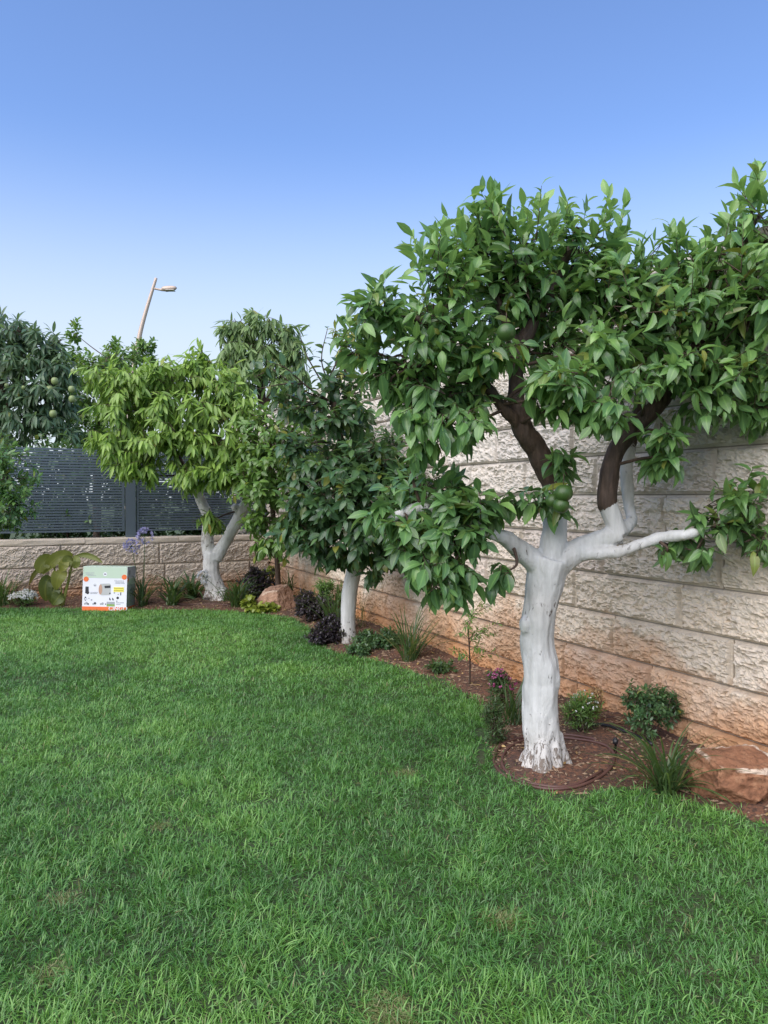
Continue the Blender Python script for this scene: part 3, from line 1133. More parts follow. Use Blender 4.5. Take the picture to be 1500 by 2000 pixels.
# (u, v, depth, half width px, half height px, half depth m, twigs per square metre, droop)
BL = [
    (940, 425, 4.20, 58, 55, .26, 85, .02), (865, 510, 4.10, 85, 65, .34, 85, .10), (1010, 470, 4.30, 105, 80, .42, 80, .05), (1140, 465, 4.38, 95, 70, .42, 80, .05),
    (1265, 525, 4.30, 100, 65, .42, 80, .08), (1400, 500, 4.05, 95, 75, .40, 80, .08), (1478, 420, 4.0, 60, 75, .30, 85, .02), (745, 615, 4.02, 78, 52, .30, 75, .2),
    (850, 620, 4.05, 110, 75, .40, 80, .2), (1000, 580, 4.42, 110, 70, .45, 70, .2), (1160, 570, 4.45, 120, 70, .45, 70, .2), (1330, 610, 4.12, 120, 80, .42, 80, .2),
    (1470, 600, 3.95, 85, 100, .40, 80, .25), (740, 715, 4.08, 55, 55, .25, 60, .45), (830, 735, 4.02, 75, 65, .30, 75, .5), (925, 755, 4.22, 55, 70, .26, 65, .45),
    (1110, 740, 3.78, 85, 40, .22, 95, .35), (1180, 800, 3.78, 62, 50, .20, 95, .6), (1090, 690, 4.5, 90, 60, .35, 55, .3), (1240, 680, 4.45, 90, 60, .35, 55, .3),
    (1330, 720, 4.0, 95, 60, .30, 85, .4), (1430, 730, 3.92, 85, 55, .30, 85, .5), (900, 835, 3.95, 78, 38, .22, 80, .8), (800, 815, 3.98, 40, 50, .18, 70, .8),
    (1290, 850, 4.05, 52, 35, .18, 70, .7), (1300, 905, 4.05, 36, 25, .14, 80, .7), (1090, 905, 4.08, 40, 32, .10, 45, .4), (1065, 975, 4.10, 45, 40, .10, 60, .5),
    (830, 955, 4.15, 80, 45, .30, 80, .35), (920, 985, 4.10, 80, 40, .26, 70, .35), (985, 985, 4.10, 42, 30, .12, 60, .5), (860, 1040, 4.05, 85, 55, .28, 85, .5),
    (915, 1050, 4.0, 45, 40, .18, 80, .6), (850, 1115, 3.95, 55, 50, .18, 85, .9), (868, 1158, 3.92, 42, 26, .12, 70, 1.2), (815, 1120, 3.98, 30, 30, .12, 60, 1.0), (1360, 1075, 4.05, 40, 30, .14, 55, .9), (895, 1125, 3.95, 40, 40, .15, 80, .9), (785, 1060, 4.05, 50, 45, .2, 60, .6), (800, 1025, 3.98, 40, 22, .14, 60, .5), (745, 1000, 4.05, 40, 30, .16, 60, .4), (870, 985, 3.98, 45, 28, .14, 50, .5), (1010, 560, 4.2, 80, 60, .3, 40, .2), (1180, 560, 4.2, 80, 60, .3, 40, .2), (900, 690, 4.0, 60, 50, .25, 40, .4),
    (975, 1120, 3.98, 26, 34, .08, 50, 1.1), (1400, 1020, 4.10, 66, 45, .22, 46, .45), (1445, 975, 4.0, 60, 48, .24, 46, .25), (1335, 1066, 4.22, 40, 30, .10, 60, .9), (1300, 1085, 4.12, 22, 22, .06, 60, 1.1),
    (1480, 1050, 3.95, 40, 45, .18, 45, .6), (1060, 750, 3.95, 40, 45, .18, 60, .5), (1140, 700, 4.0, 70, 40, .22, 60, .35), (1215, 740, 3.95, 50, 55, .22, 65, .5), (1130, 805, 3.80, 60, 40, .18, 60, .8),
    (960, 700, 4.05, 70, 60, .3, 55, .5), (825, 880, 3.98, 36, 26, .12, 55, 1.0), (930, 830, 4.05, 40, 30, .15, 40, .9), (700, 680, 4.05, 45, 45, .2, 40, .4), (1190, 660, 4.2, 80, 55, .3, 50, .4), (1050, 640, 4.6, 80, 60, .3, 45, .3), (870, 790, 4.0, 80, 50, .26, 55, .8), (770, 765, 4.02, 40, 40, .2, 50, .7), (1380, 790, 4.0, 60, 40, .25, 60, .6), (1500, 800, 3.9, 55, 40, .2, 70, .4),
]
for (u, v, Y, ru, rv, ry, dens, dr) in BL:
    c, r = blob_px(u, v, Y, ru, rv, ry)
    n = int(dens * math.pi * r[0] * r[2] * 2.75 + 2)
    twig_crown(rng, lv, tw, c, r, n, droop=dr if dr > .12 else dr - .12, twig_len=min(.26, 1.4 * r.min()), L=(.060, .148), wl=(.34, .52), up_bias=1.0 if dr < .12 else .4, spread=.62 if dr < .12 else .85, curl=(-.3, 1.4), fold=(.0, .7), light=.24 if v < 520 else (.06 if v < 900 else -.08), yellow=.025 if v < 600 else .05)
    connect(tw, samp, c, .011, .004, .02, rng, above=.9)
main_lv = lv
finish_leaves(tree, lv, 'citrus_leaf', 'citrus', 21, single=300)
tag(tw.build('twigs', M['twig'], tree, origin=tree.location), kind='stuff')
for (u, v, Y, rpx) in ((989, 649, 3.68, 18.5), (1101, 963, 3.86, 18), (1096, 987, 3.87, 16), (1080, 978, 3.93, 15)):
    fruit(tree, P(u, v, Y), rpx * Y / 1500, 'fruit', .97, .05)

# ================================================================== the slender citrus further along the wall
SY = 7.76
sb = P(683, 1262, SY)
t2 = thing('citrus_tree', 'slender citrus tree with a thin whitewashed trunk midway along the wall', 'tree', (sb[0], sb[1], 0))
limbs = [
    limb([(682, 1275, SY, 18, 1, 1), (682, 1250, SY, 16, 1, .8), (680, 1215, SY, 15, 1, .2), (682, 1165, SY, 15.5, 1, .1), (690, 1120, SY, 15, 1, .2), (697, 1085, SY, 14, .7, .2), (698, 1040, SY, 12, 0, 0),
          (690, 980, SY, 10, 0, 0), (675, 900, SY, 8, 0, 0), (662, 840, SY - .1, 7, 0, 0), (655, 795, SY - .2, 8.5, 0, 0), (657, 785, SY - .2, 4, 0, 0)]),
    limb([(698, 1060, SY, 9, 0, 0), (740, 1000, SY - .1, 8, 0, 0), (790, 960, SY - .15, 6, 0, 0)]),
    limb([(697, 1075, SY, 8, 0, 0), (650, 1030, SY - .15, 7, 0, 0), (600, 990, SY - .2, 5, 0, 0)]),
    limb([(690, 980, SY, 7, 0, 0), (730, 900, SY - .1, 5, 0, 0)]),
]
_, samp2 = skin_limbs(t2, limbs, .010, bump_amp=.004, seed=8)
rng = np.random.default_rng(12)
lv, tw = Leaves(), MB()
BL = [
    (640, 900, 7.45, 70, 50, .38, 60, .25), (710, 900, 7.4, 75, 55, .38, 60, .25), (650, 970, 7.25, 85, 60, .42, 65, .35), (740, 960, 7.3, 85, 60, .42, 65, .35), (600, 1005, 7.35, 50, 55, .32, 60, .4),
    (690, 1035, 7.2, 105, 50, .40, 65, .5), (775, 1020, 7.4, 65, 65, .32, 60, .4), (765, 1085, 7.3, 55, 38, .25, 60, .7), (635, 1075, 7.35, 48, 32, .25, 60, .6), (690, 1090, 7.4, 50, 28, .22, 55, .7),
    (590, 930, 7.5, 40, 40, .28, 50, .35), (730, 1125, 7.35, 20, 16, .1, 60, .9), (655, 830, 7.4, 50, 35, .25, 50, .3), (800, 950, 7.3, 50, 50, .3, 50, .4), (570, 1040, 7.45, 40, 35, .25, 45, .7), (820, 1020, 7.4, 45, 50, .3, 50, .5), (580, 870, 7.5, 40, 35, .25, 40, .3), (765, 915, 7.4, 50, 35, .25, 50, .3), (620, 800, 7.5, 60, 35, .3, 30, .3), (700, 800, 7.5, 50, 40, .3, 30, .3), (560, 770, 7.4, 50, 35, .3, 22, .2), (640, 730, 7.5, 50, 45, .3, 16, .1), (700, 745, 7.5, 40, 30, .25, 20, .2), (530, 720, 7.4, 40, 25, .25, 18, .2),
]
for (u, v, Y, ru, rv, ry, dens, dr) in BL:
    c, r = blob_px(u, v, Y, ru, rv, ry)
    n = int(dens * math.pi * r[0] * r[2] * 2.1 + 1)
    twig_crown(rng, lv, tw, c, r, n, droop=dr, twig_len=min(.24, 1.3 * r.min()), L=(.10, .165), light=-.04, yellow=.03)
    connect(tw, samp2, c, .010, .004, .02, rng, above=.75)
q0 = P(655, 790, SY - .2)
for pts, k in (([(655, 790, 7.55), (640, 745, 7.5), (628, 700, 7.45), (640, 640, 7.4)], 14), ([(655, 790, 7.55), (600, 755, 7.4), (560, 720, 7.3), (520, 705, 7.2)], 16),
               ([(655, 790, 7.55), (625, 740, 7.5), (597, 690, 7.45), (585, 650, 7.4)], 12), ([(655, 790, 7.55), (690, 770, 7.5), (740, 755, 7.4)], 12),
               ([(590, 750, 7.4), (555, 750, 7.3), (500, 760, 7.2)], 11), ([(640, 745, 7.5), (660, 700, 7.45), (672, 650, 7.4)], 10), ([(655, 790, 7.55), (690, 800, 7.5), (720, 820, 7.4)], 9),
               ([(655, 790, 7.55), (610, 790, 7.5), (570, 800, 7.4)], 12)):
    shoot(rng, lv, tw, [P(*p) for p in pts], .012, .003, k, L=(.09, .15), light=.0, droop=.15)
finish_leaves(t2, lv, 'citrus_leaf_dark', 'citrus', 22, single=260)
tag(tw.build('twigs', M['twig'], t2, origin=t2.location), kind='stuff')

# ================================================================== citrus in the corner, and one close to the wall behind the slender one
def small_tree(name, label, base, trunk_pts, BL, mat, prof, seed, L, wl=(.40, .52), light=0, yellow=.02, single=0, leaves=(7, 11), droop_scale=1, twig_len=.24, spread=.8, painted=0, curl=(.2, .9), group=None, cat='tree', twr=.0025):
    t = thing(name, label, cat, (base[0], base[1], base[2]), group)
    m = MB()
    sm = []
    for tp in trunk_pts:
        s = spline(limb([(u, v, Y, r, painted, 0) for u, v, Y, r in tp]), 6)
        sm.append(s)
        m.tube(s[:, :3], s[:, 3], 9)
    sm = np.concatenate(sm)
    m.build('trunk', M['twig'], t, origin=t.location)
    rng = np.random.default_rng(seed)
    lv, tw = Leaves(), MB()
    for (u, v, Y, ru, rv, ry, dens, dr) in BL:
        c, r = blob_px(u, v, Y, ru, rv, ry)
        n = int(dens * math.pi * r[0] * r[2] * 2.1 + 1)
        twig_crown(rng, lv, tw, c, r, n, leaves=leaves, droop=dr * droop_scale, twig_len=min(twig_len, 1.3 * r.min()), L=L, wl=wl, light=light, yellow=yellow, spread=spread, curl=curl, twr=twr)
        connect(tw, sm, c, .012, .005, .02, rng)
    finish_leaves(t, lv, mat, prof, seed + 1, single=single)
    tag(tw.build('twigs', M['twig'], t, origin=t.location), kind='stuff')
    return t, sm


bz = B(545, 1172)
small_tree('citrus_tree', 'leafy citrus tree with a thin stem in the corner where the two stone walls meet', bz,
           [[(545, 1178, 10.3, 6), (540, 1080, 10.3, 5), (532, 990, 10.2, 5), (528, 900, 10.1, 4), (530, 850, 10.0, 3)]],
           [(505, 870, 9.9, 45, 42, .4, 50, .2), (560, 850, 9.9, 50, 40, .4, 50, .2), (540, 910, 9.8, 60, 45, .45, 55, .3), (510, 960, 9.7, 45, 45, .4, 55, .35), (570, 970, 9.7, 50, 50, .4, 55, .35),
            (520, 1020, 9.7, 50, 32, .35, 55, .6), (560, 1050, 9.7, 40, 32, .3, 50, .9), (525, 1075, 9.7, 35, 30, .3, 50, 1.2), (480, 930, 9.8, 30, 35, .25, 45, .3), (600, 890, 9.9, 40, 40, .3, 45, .3), (500, 815, 10, 45, 35, .35, 36, .2), (560, 800, 10, 45, 35, .35, 34, .2), (610, 830, 10, 40, 35, .3, 34, .2)],
           'shrub_leaf', 'citrus', 31, (.10, .15), light=-.02)
bz = B(684, 1235)
small_tree('citrus_tree', 'dense dark citrus tree close to the tall wall behind the slender white trunk', bz,
           [[(684, 1240, 8.5, 7), (688, 1120, 8.5, 6), (700, 980, 8.4, 6), (708, 900, 8.3, 4)]],
           [(700, 850, 8.3, 48, 38, .38, 75, .3), (705, 895, 8.2, 48, 38, .38, 70, .4), (765, 870, 8.1, 40, 35, .3, 65, .2), (735, 905, 8.1, 50, 35, .3, 60, .4)],
           'citrus_leaf_dark', 'citrus', 33, (.065, .095), light=-.08, leaves=(9, 14), twig_len=.18)

# ================================================================== the corner tree with the forked white trunk and drooping yellow-green leaves
LY = 10.8
lb = P(425, 1172, LY)
t3 = thing('longan_tree', 'tree with a forked whitewashed trunk and drooping yellow green leaves by the low wall', 'tree', (lb[0], lb[1], .03))
limbs = [
    limb([(428, 1185, LY, 27, 1, .8), (424, 1162, LY, 21, 1, .6), (414, 1130, LY, 17.5, 1, .35), (412, 1100, LY, 16, 1, .3), (415, 1080, LY, 16.5, 1, .1)]),
    limb([(412, 1090, LY, 15, 1, 0), (405, 1060, LY, 12, 1, .5), (406, 1030, LY, 10.5, 1, .5), (404, 1005, LY, 10, 1, .1), (393, 980, LY, 10, 1, 0), (380, 950, LY - .1, 9, .4, 0), (350, 900, LY - .2, 7, 0, 0), (320, 840, LY - .2, 6, 0, 0), (280, 780, LY - .25, 5, 0, 0)]),
    limb([(420, 1090, LY, 15, 1, 0), (438, 1062, LY, 11.5, 1, .1), (458, 1027, LY - .02, 11.5, 1, .1), (472, 997, LY - .03, 11, 1, .2), (480, 975, LY - .05, 9, .6, 0), (470, 920, LY - .1, 8, 0, 0), (450, 850, LY - .1, 7, 0, 0), (430, 780, LY - .1, 5, 0, 0)]),
    limb([(466, 1003, LY - .03, 8, 1, 0), (459, 990, LY - .08, 8, 1, .3), (457, 985, LY - .1, 5, .8, .3)]),
    limb([(430, 1150, LY, 14, 1, .3), (434, 1178, LY - .1, 15, 1, .9)]), limb([(414, 1150, LY, 13, 1, .3), (408, 1172, LY - .1, 12, 1, .9)]),
]
_, samp3 = skin_limbs(t3, limbs, .013, bump_amp=.007, seed=14, lumps=[(P(400, 1135, LY - .1), np.array([.05, .05, .06]))])
rng = np.random.default_rng(15)
lv, tw = Leaves(), MB()
BL = [
    (215, 745, 10.2, 50, 45, .5, 34, 1.0), (270, 745, 10.2, 60, 45, .5, 36, 1.0), (330, 735, 10.4, 60, 45, .5, 36, 1.0), (385, 735, 10.5, 45, 50, .45, 36, 1.0), (440, 755, 10.5, 50, 45, .5, 36, 1.0),
    (390, 700, 10.5, 28, 22, .3, 36, .6), (245, 800, 10.0, 55, 50, .5, 40, 1.1), (310, 800, 10.1, 60, 50, .5, 38, 1.1), (390, 800, 10.2, 60, 50, .5, 38, 1.1), (455, 810, 10.3, 50, 45, .5, 36, 1.1),
    (235, 870, 9.85, 48, 40, .4, 42, 1.2), (290, 875, 9.85, 50, 45, .45, 42, 1.2), (350, 860, 10.0, 50, 45, .45, 40, 1.2), (240, 915, 9.8, 34, 24, .3, 42, 1.2), (285, 925, 9.8, 36, 20, .3, 42, 1.2),
    (420, 870, 10.1, 55, 45, .45, 40, 1.2), (370, 930, 9.9, 42, 34, .35, 44, 1.2), (425, 925, 10.0, 48, 36, .35, 42, 1.2), (480, 880, 10.2, 38, 40, .35, 38, 1.2), (195, 855, 9.9, 30, 25, .3, 36, 1.0),
    (410, 1022, 10.25, 24, 20, .14, 50, 1.4), (478, 945, 10.1, 34, 26, .3, 40, 1.2),
]
for (u, v, Y, ru, rv, ry, dens, dr) in BL:
    c, r = blob_px(u, v, Y, ru, rv, ry)
    n = int(dens * math.pi * r[0] * r[2] * 2.3 + 1)
    twig_crown(rng, lv, tw, c, r, n, leaves=(11, 16), droop=dr, twig_len=.30, L=(.13, .21), wl=(.22, .29), spread=.75, light=.05, yellow=.012, curl=(.1, .6), up_bias=.8, twr=.003)
    connect(tw, samp3, c, .016, .006, .05, rng, above=1.3)
finish_leaves(t3, lv, 'longan_leaf', 'lance', 23, single=260)
tag(tw.build('twigs', M['twig'], t3, origin=t3.location), kind='stuff')

# ================================================================== trees beyond the fence and the wall
mango, _ = small_tree('mango_tree', 'dark mango tree with hanging green mangoes behind the fence at the left edge', np.array([-6.3, 13.2, -.28]),
           [[(0, 1170, 13.2, 14), (4, 1000, 13.2, 13), (2, 850, 13.2, 12), (0, 760, 13.1, 11), (20, 690, 13.0, 7), (40, 640, 13.0, 5)], [(2, 800, 13.2, 7), (60, 770, 13, 5), (110, 740, 12.9, 4)]],
           [(10, 640, 13, 45, 35, .6, 26, .5), (55, 655, 12.9, 45, 32, .6, 26, .5), (100, 680, 12.9, 38, 30, .5, 26, .5), (20, 700, 12.8, 55, 40, .7, 26, .7), (80, 720, 12.8, 55, 40, .6, 26, .7), (125, 735, 12.9, 28, 40, .4, 24, .8),
            (20, 770, 12.8, 55, 40, .6, 26, .9), (80, 780, 12.8, 50, 40, .6, 26, .9), (30, 825, 12.8, 50, 28, .5, 26, 1.1), (90, 830, 12.8, 45, 28, .5, 24, 1.1), (130, 790, 13, 22, 40, .4, 20, 1.0), (-40, 700, 13, 60, 80, .8, 22, .7), (15, 858, 12.8, 50, 20, .4, 26, 1.0), (130, 850, 12.9, 30, 22, .4, 22, 1.0)],
           'mango_leaf', 'lance', 41, (.18, .27), wl=(.19, .25), leaves=(12, 17), twig_len=.3, light=.05, yellow=.004, spread=1.0, curl=(.3, 1.1), twr=.004)
for (u, v, r) in ((107, 744, 7), (97, 760, 6.8), (140, 760, 6.5), (141, 779, 6.8), (104, 808, 7.4), (143, 725, 5), (13, 753, 4.2), (46, 757, 4)):
    fruit(mango, P(u, v, 12.35), r * 12.35 / 1500, 'mango_fruit', 1.12, .12, 'mango')

small_tree('citrus_tree', 'bushy mid green citrus tree behind the fence below the street lamp', np.array([-6.0, 15.0, -.28]),
           [[(190, 1130, 15, 8), (190, 900, 15, 8), (200, 780, 15, 6), (210, 700, 15, 4)]],
           [(180, 710, 15, 30, 28, .5, 32, .1), (225, 700, 15, 40, 32, .6, 32, .1), (275, 700, 15, 32, 32, .5, 32, .1), (285, 675, 15, 20, 18, .3, 34, 0), (160, 770, 14.8, 35, 40, .6, 32, .2), (190, 820, 14.8, 45, 45, .6, 32, .3), (235, 765, 15, 60, 50, .7, 30, .2),
            (145, 650, 15.2, 14, 22, .3, 34, 0), (140, 700, 15.2, 20, 35, .3, 30, .1), (150, 850, 14.6, 35, 25, .5, 30, .3), (220, 670, 15, 14, 14, .2, 36, 0), (330, 730, 15.5, 50, 28, .6, 30, .1), (150, 730, 15, 30, 40, .5, 34, .1), (130, 820, 14.6, 40, 40, .5, 34, .3), (190, 860, 14.4, 60, 25, .5, 34, .3), (250, 860, 14.6, 50, 40, .5, 30, .3), (200, 740, 14.8, 45, 45, .6, 32, .2)],
           'shrub_leaf', 'round', 43, (.10, .15), light=.02, yellow=.01, leaves=(8, 12), twig_len=.3, twr=.003)
small_tree('longan_tree', 'tall pale green tree with drooping leaflets beyond the corner of the walls', np.array([-2.4, 15.2, -.28]),
           [[(515, 1115, 15.2, 10), (515, 900, 15.2, 9), (510, 760, 15.2, 8), (500, 690, 15.2, 5)], [(512, 800, 15.2, 6), (560, 720, 15.2, 4)]],
           [(465, 640, 15, 32, 24, .5, 24, .8), (515, 640, 15, 40, 26, .6, 24, .8), (560, 655, 15, 38, 28, .5, 24, .9), (450, 690, 15, 35, 40, .5, 24, 1.1), (510, 695, 14.9, 50, 45, .6, 24, 1.1), (575, 700, 15, 30, 45, .4, 24, 1.2), (470, 745, 14.9, 42, 38, .5, 22, 1.2),
            (545, 745, 15, 45, 35, .5, 22, 1.2), (590, 735, 15, 18, 30, .25, 22, 1.3), (500, 615, 15, 18, 9, .2, 26, .3), (440, 640, 15, 14, 12, .2, 26, .5)],
           'pale_leaf', 'lance', 45, (.20, .30), wl=(.19, .25), leaves=(11, 16), twig_len=.42, light=.0, yellow=.01, spread=.7, curl=(.1, .6), twr=.004)
small_tree('young_tree', 'small sparse tree with yellowing leaves rising behind the tall wall', np.array([-.75, 15.0, -.28]),
           [[(675, 1110, 15, 5), (674, 900, 15, 5), (674, 760, 15, 4), (676, 660, 15, 2.5)]],
           [(672, 690, 14.9, 16, 22, .25, 24, 1.0), (690, 660, 15, 18, 16, .25, 24, .8), (668, 740, 15, 14, 22, .2, 22, 1.1), (692, 715, 15, 12, 20, .2, 20, 1.1), (660, 655, 15, 12, 14, .2, 20, .8)],
           'yellow_leaf', 'lance', 47, (.16, .24), wl=(.25, .33), leaves=(8, 12), twig_len=.35, yellow=.1, twr=.004)
bz = np.array([*G(-30, 1182)[:2], 0.03])
small_tree('citrus_tree', 'round dark leafy citrus bush in front of the fence at the left edge', bz,
           [[(-30, 1185, 9.95, 9), (-28, 1100, 9.9, 9), (-25, 1020, 9.8, 7), (-15, 940, 9.7, 5)]],
           [(0, 890, 9.6, 42, 34, .4, 60, .15), (15, 935, 9.5, 42, 40, .4, 62, .25), (30, 985, 9.5, 34, 40, .35, 62, .3), (0, 1000, 9.5, 42, 36, .4, 60, .4), (-40, 940, 9.7, 50, 80, .45, 45, .3), (5, 1030, 9.5, 30, 12, .25, 55, .6)],
           'citrus_leaf', 'citrus', 49, (.075, .115), light=-.02, leaves=(9, 13), twig_len=.2, cat='bush')


# hedge plants seen through the slats of the fence
for i, (s, h) in enumerate(((-3.3, 2.05), (-2.1, 2.2), (-.95, 2.1), (.2, 2.15), (1.3, 2.1))):
    c = BO + BE * s - BN * 1.15
    words = ('leftmost of the shrubs behind the slatted fence', 'second shrub from the left behind the slatted fence', 'middle shrub seen through the slats of the fence',
             'fourth shrub from the left behind the slatted fence beside its right post', 'shrub behind the right end of the slatted fence near the corner')[i]
    t = thing('hedge_shrub', 'dark green ' + words, 'shrub', (c[0], c[1], -.28), 'shrubs behind the fence')
    m = MB()
    for k in range(3):
        a = random.Random(i * 7 + k)
        m.tube(spline([[c[0], c[1], -.28], [c[0] + a.uniform(-.2, .2), c[1] + a.uniform(-.15, .15), .6], [c[0] + a.uniform(-.35, .35), c[1] + a.uniform(-.2, .2), h * .8]], 4), [.02] * 5 + [.015] * 4, 6)
    m.build('stem', M['twig'], t, origin=t.location)
    rng = np.random.default_rng(70 + i)
    lv, tw = Leaves(), MB()
    for zc in (.75, 1.15, 1.55, 1.85, h):
        twig_crown(rng, lv, tw, np.array([c[0], c[1], zc]), np.array([.66, .42, .30]), 80, leaves=(8, 12), L=(.09, .14), droop=.3, light=-.1, twig_len=.25)
    if i in (1, 2):        # a young shoot has grown out through the slats
        u_, v_ = ((125, 1012), (172, 1020))[i - 1]
        d_ = ray(u_, v_)
        k_ = ((fo + BN * .03 - np.array([0, 0, EYE])) @ BN) / (d_ @ BN)
        e_ = np.array([0, 0, EYE]) + d_ * k_
        a_ = e_ - BN * .5 + np.array([0, 0, -.05])
        shoot(rng, lv, tw, [a_, e_ - BN * .1, e_ + np.array([.03, 0, .05])], .004, .002, 9, L=(.06, .09), light=.5)
    finish_leaves(t, lv, 'citrus_leaf_dark', 'citrus', 80 + i)
    tag(tw.build('twigs', M['twig'], t, origin=t.location), kind='stuff')

# ================================================================== plants of the bed
def strap_blades(rng, n, L, W, elev=(50, 88), bend=(.6, 1.8), base_r=.03, seg=7, az=None, yellow=.04):
    """arching strap leaves round the origin: arrays (n, seg+1, 2, 3), tint"""
    azm = rng.uniform(0, 2 * math.pi, n) if az is None else az
    el = np.radians(rng.uniform(*elev, n))
    bd = rng.uniform(*bend, n)
    LL = rng.uniform(*L, n)
    WW = rng.uniform(*W, n)
    r0 = base_r * np.sqrt(rng.random(n))
    a0 = rng.uniform(0, 6.28, n)
    pos = np.column_stack([r0 * np.cos(a0), r0 * np.sin(a0), np.zeros(n)])
    h = np.column_stack([np.cos(azm), np.sin(azm), np.zeros(n)])
    side = np.column_stack([-np.sin(azm), np.cos(azm), np.zeros(n)])
    pts = [pos]
    for k in range(seg):
        t = (k + .5) / seg
        e = el - bd * t ** 1.6
        pts.append(pts[-1] + (LL / seg)[:, None] * (np.cos(e)[:, None] * h + np.sin(e)[:, None] * np.array([0, 0, 1.])))
    c = np.stack(pts, 1)
    t = np.linspace(0, 1, seg + 1)
    w = WW[:, None] * np.minimum(1, .55 + 1.4 * t)[None] * (1 - t[None] ** 3.2)
    tw_ = rng.uniform(-.5, .5, n)[:, None, None] * t[None, :, None]
    sd = side[:, None] + np.array([0, 0, 1.]) * tw_
    a = c + sd * w[..., None] / 2
    b = c - sd * w[..., None] / 2
    v = np.stack([a, b], 2)
    ti = np.column_stack([np.clip(rng.normal(.4, .22, n), 0, 1), np.where(rng.random(n) < yellow, rng.uniform(.4, .9, n), .03)])
    return v, ti


def strap_mesh(v, ti):
    n, s1 = v.shape[:2]
    idx = np.arange(n * s1 * 2).reshape(n, s1, 2)
    q = np.stack([idx[:, :-1, 0], idx[:, :-1, 1], idx[:, 1:, 1], idx[:, 1:, 0]], -1).reshape(-1, 4)
    c = np.zeros((n, s1, 2, 3))
    c[..., 0] = ti[:, None, None, 0]
    c[..., 1] = ti[:, None, None, 1]
    return v.reshape(-1, 3), q, c.reshape(-1, 3)


def strap_clump(label, u, v, n, L, W, seed, singles=False, elev=(45, 88), bend=(.6, 1.8), base_r=.04, yellow=.05, name='strap_leaf_plant', mat='strap_leaf', cat='plant', group=None):
    p = B(u, v)
    t = thing(name, label, cat, p - np.array([0, 0, .01]), group)
    rng = np.random.default_rng(seed)
    vv, ti = strap_blades(rng, n, L, W, elev, bend, base_r, yellow=yellow)
    if singles:
        for i in range(n):
            a, q, c = strap_mesh(vv[i:i + 1], ti[i:i + 1])
            link('leaf', make_mesh('leaf', a, q, None, True, c), M[mat], t)
    else:
        a, q, c = strap_mesh(vv, ti)
        tag(link('leaves', make_mesh('leaves', a, q, None, True, c), M[mat], t), kind='stuff')
    return t


def bush(name, label, base, blobs, mat, prof, seed, n_tw, L, wl=(.4, .55), stems=4, leaves=(8, 13), droop=.1, twig_len=.08, light=0, yellow=.01, flowers=None, cat='plant', twr=.0012, up_bias=.5, fill=.4):
    """blobs are (du, dz, dy, rx, rz, ry) in metres about the base"""
    t = thing(name, label, cat, base)
    rng = np.random.default_rng(seed)
    base = np.asarray(base, float)
    lv, tw, st = Leaves(), MB(), MB()
    fl = Leaves()
    for (dx, dz, dy, rx, rz, ry) in blobs:
        c = base + np.array([dx, dy, dz])
        twig_crown(rng, lv, tw, c, np.array([rx, ry, rz]), n_tw, leaves=leaves, L=L, wl=wl, droop=droop, twig_len=twig_len, light=light, yellow=yellow, twr=twr, up_bias=up_bias, fill=fill)
        for k in range(stems):
            e = c + rng.normal(size=3) * np.array([rx, ry, rz]) * .35
            st.tube(spline([base + rng.normal(size=3) * [.01, .01, 0], (base + e) / 2 + rng.normal(size=3) * .012, e], 4), np.linspace(twr * 2.2, twr, 9), 5)
        if flowers:
            mat_f, nf, fl_L = flowers
            d = rand_dirs(rng, nf)
            d[:, 2] = np.abs(d[:, 2]) * .9 + .1
            pos = c + nrm(d) * np.array([rx, ry, rz]) * rng.uniform(.85, 1.08, (nf, 1))
            for j in range(4):
                dd = nrm(rng.normal(size=(nf, 3)) + d * .8)
                LL = rng.uniform(.7, 1.1, nf) * fl_L
                fl.add(pos=pos, d=dd, up=nrm(d + rng.normal(size=(nf, 3)) * .3), L=LL, W=LL * .7, curl=np.full(nf, .3), fold=np.full(nf, .1), tint=np.column_stack([rng.random(nf), np.zeros(nf)]))
    st.build('stem', M['twig'], t, origin=t.location)
    finish_leaves(t, lv, mat, prof, seed + 3, name='foliage')
    tag(tw.build('twigs', M['twig'], t, origin=t.location), kind='stuff')
    if flowers:
        finish_leaves(t, fl, flowers[0], 'round', seed + 4, name='flowers')
    return t


# strap-leaved clumps, nearest first
strap_clump('large arching clump of dark strap leaves at the lawn edge beside the red rock', 1302, 1545, 110, (.28, .52), (.009, .015), 101, True, (30, 86), (.7, 1.9), .06, yellow=.06)
strap_clump('clump of grey green strap leaves just behind the thick white trunk', 1003, 1415, 44, (.26, .46), (.009, .014), 102, False, (50, 88), (.4, 1.5), .05)
strap_clump('clump of strap leaves by the wall between the slender trunk and the leafy sapling', 800, 1290, 80, (.32, .62), (.010, .016), 103, False, (45, 88), (.3, 1.5), .07, yellow=.08)
strap_clump('spiky clump of blue green strap leaves left of the slender white trunk', 655, 1235, 60, (.36, .66), (.010, .016), 104, False, (50, 88), (.3, 1.4), .07)
strap_clump('wispy tuft of thin grass leaves behind the slender white trunk', 705, 1225, 26, (.35, .6), (.003, .005), 105, False, (50, 80), (.2, .9), .05, yellow=.2)
strap_clump('clump of pale edged strap leaves right of the forked white trunk', 462, 1185, 70, (.36, .58), (.018, .028), 106, False, (35, 86), (.8, 2.0), .08, yellow=.06)
strap_clump('clump of broad strap leaves left of the forked white trunk', 335, 1180, 54, (.38, .62), (.024, .036), 107, False, (35, 86), (.7, 1.9), .08)
strap_clump('dense dark clump of strap leaves against the base of the forked trunk', 378, 1167, 70, (.36, .6), (.022, .034), 108, False, (40, 80), (1.0, 2.2), .09, yellow=.01)
strap_clump('dark spiky grass clump at the left edge by the low wall', 4, 1182, 70, (.36, .66), (.012, .020), 109, False, (40, 86), (.4, 1.4), .09, yellow=.02)
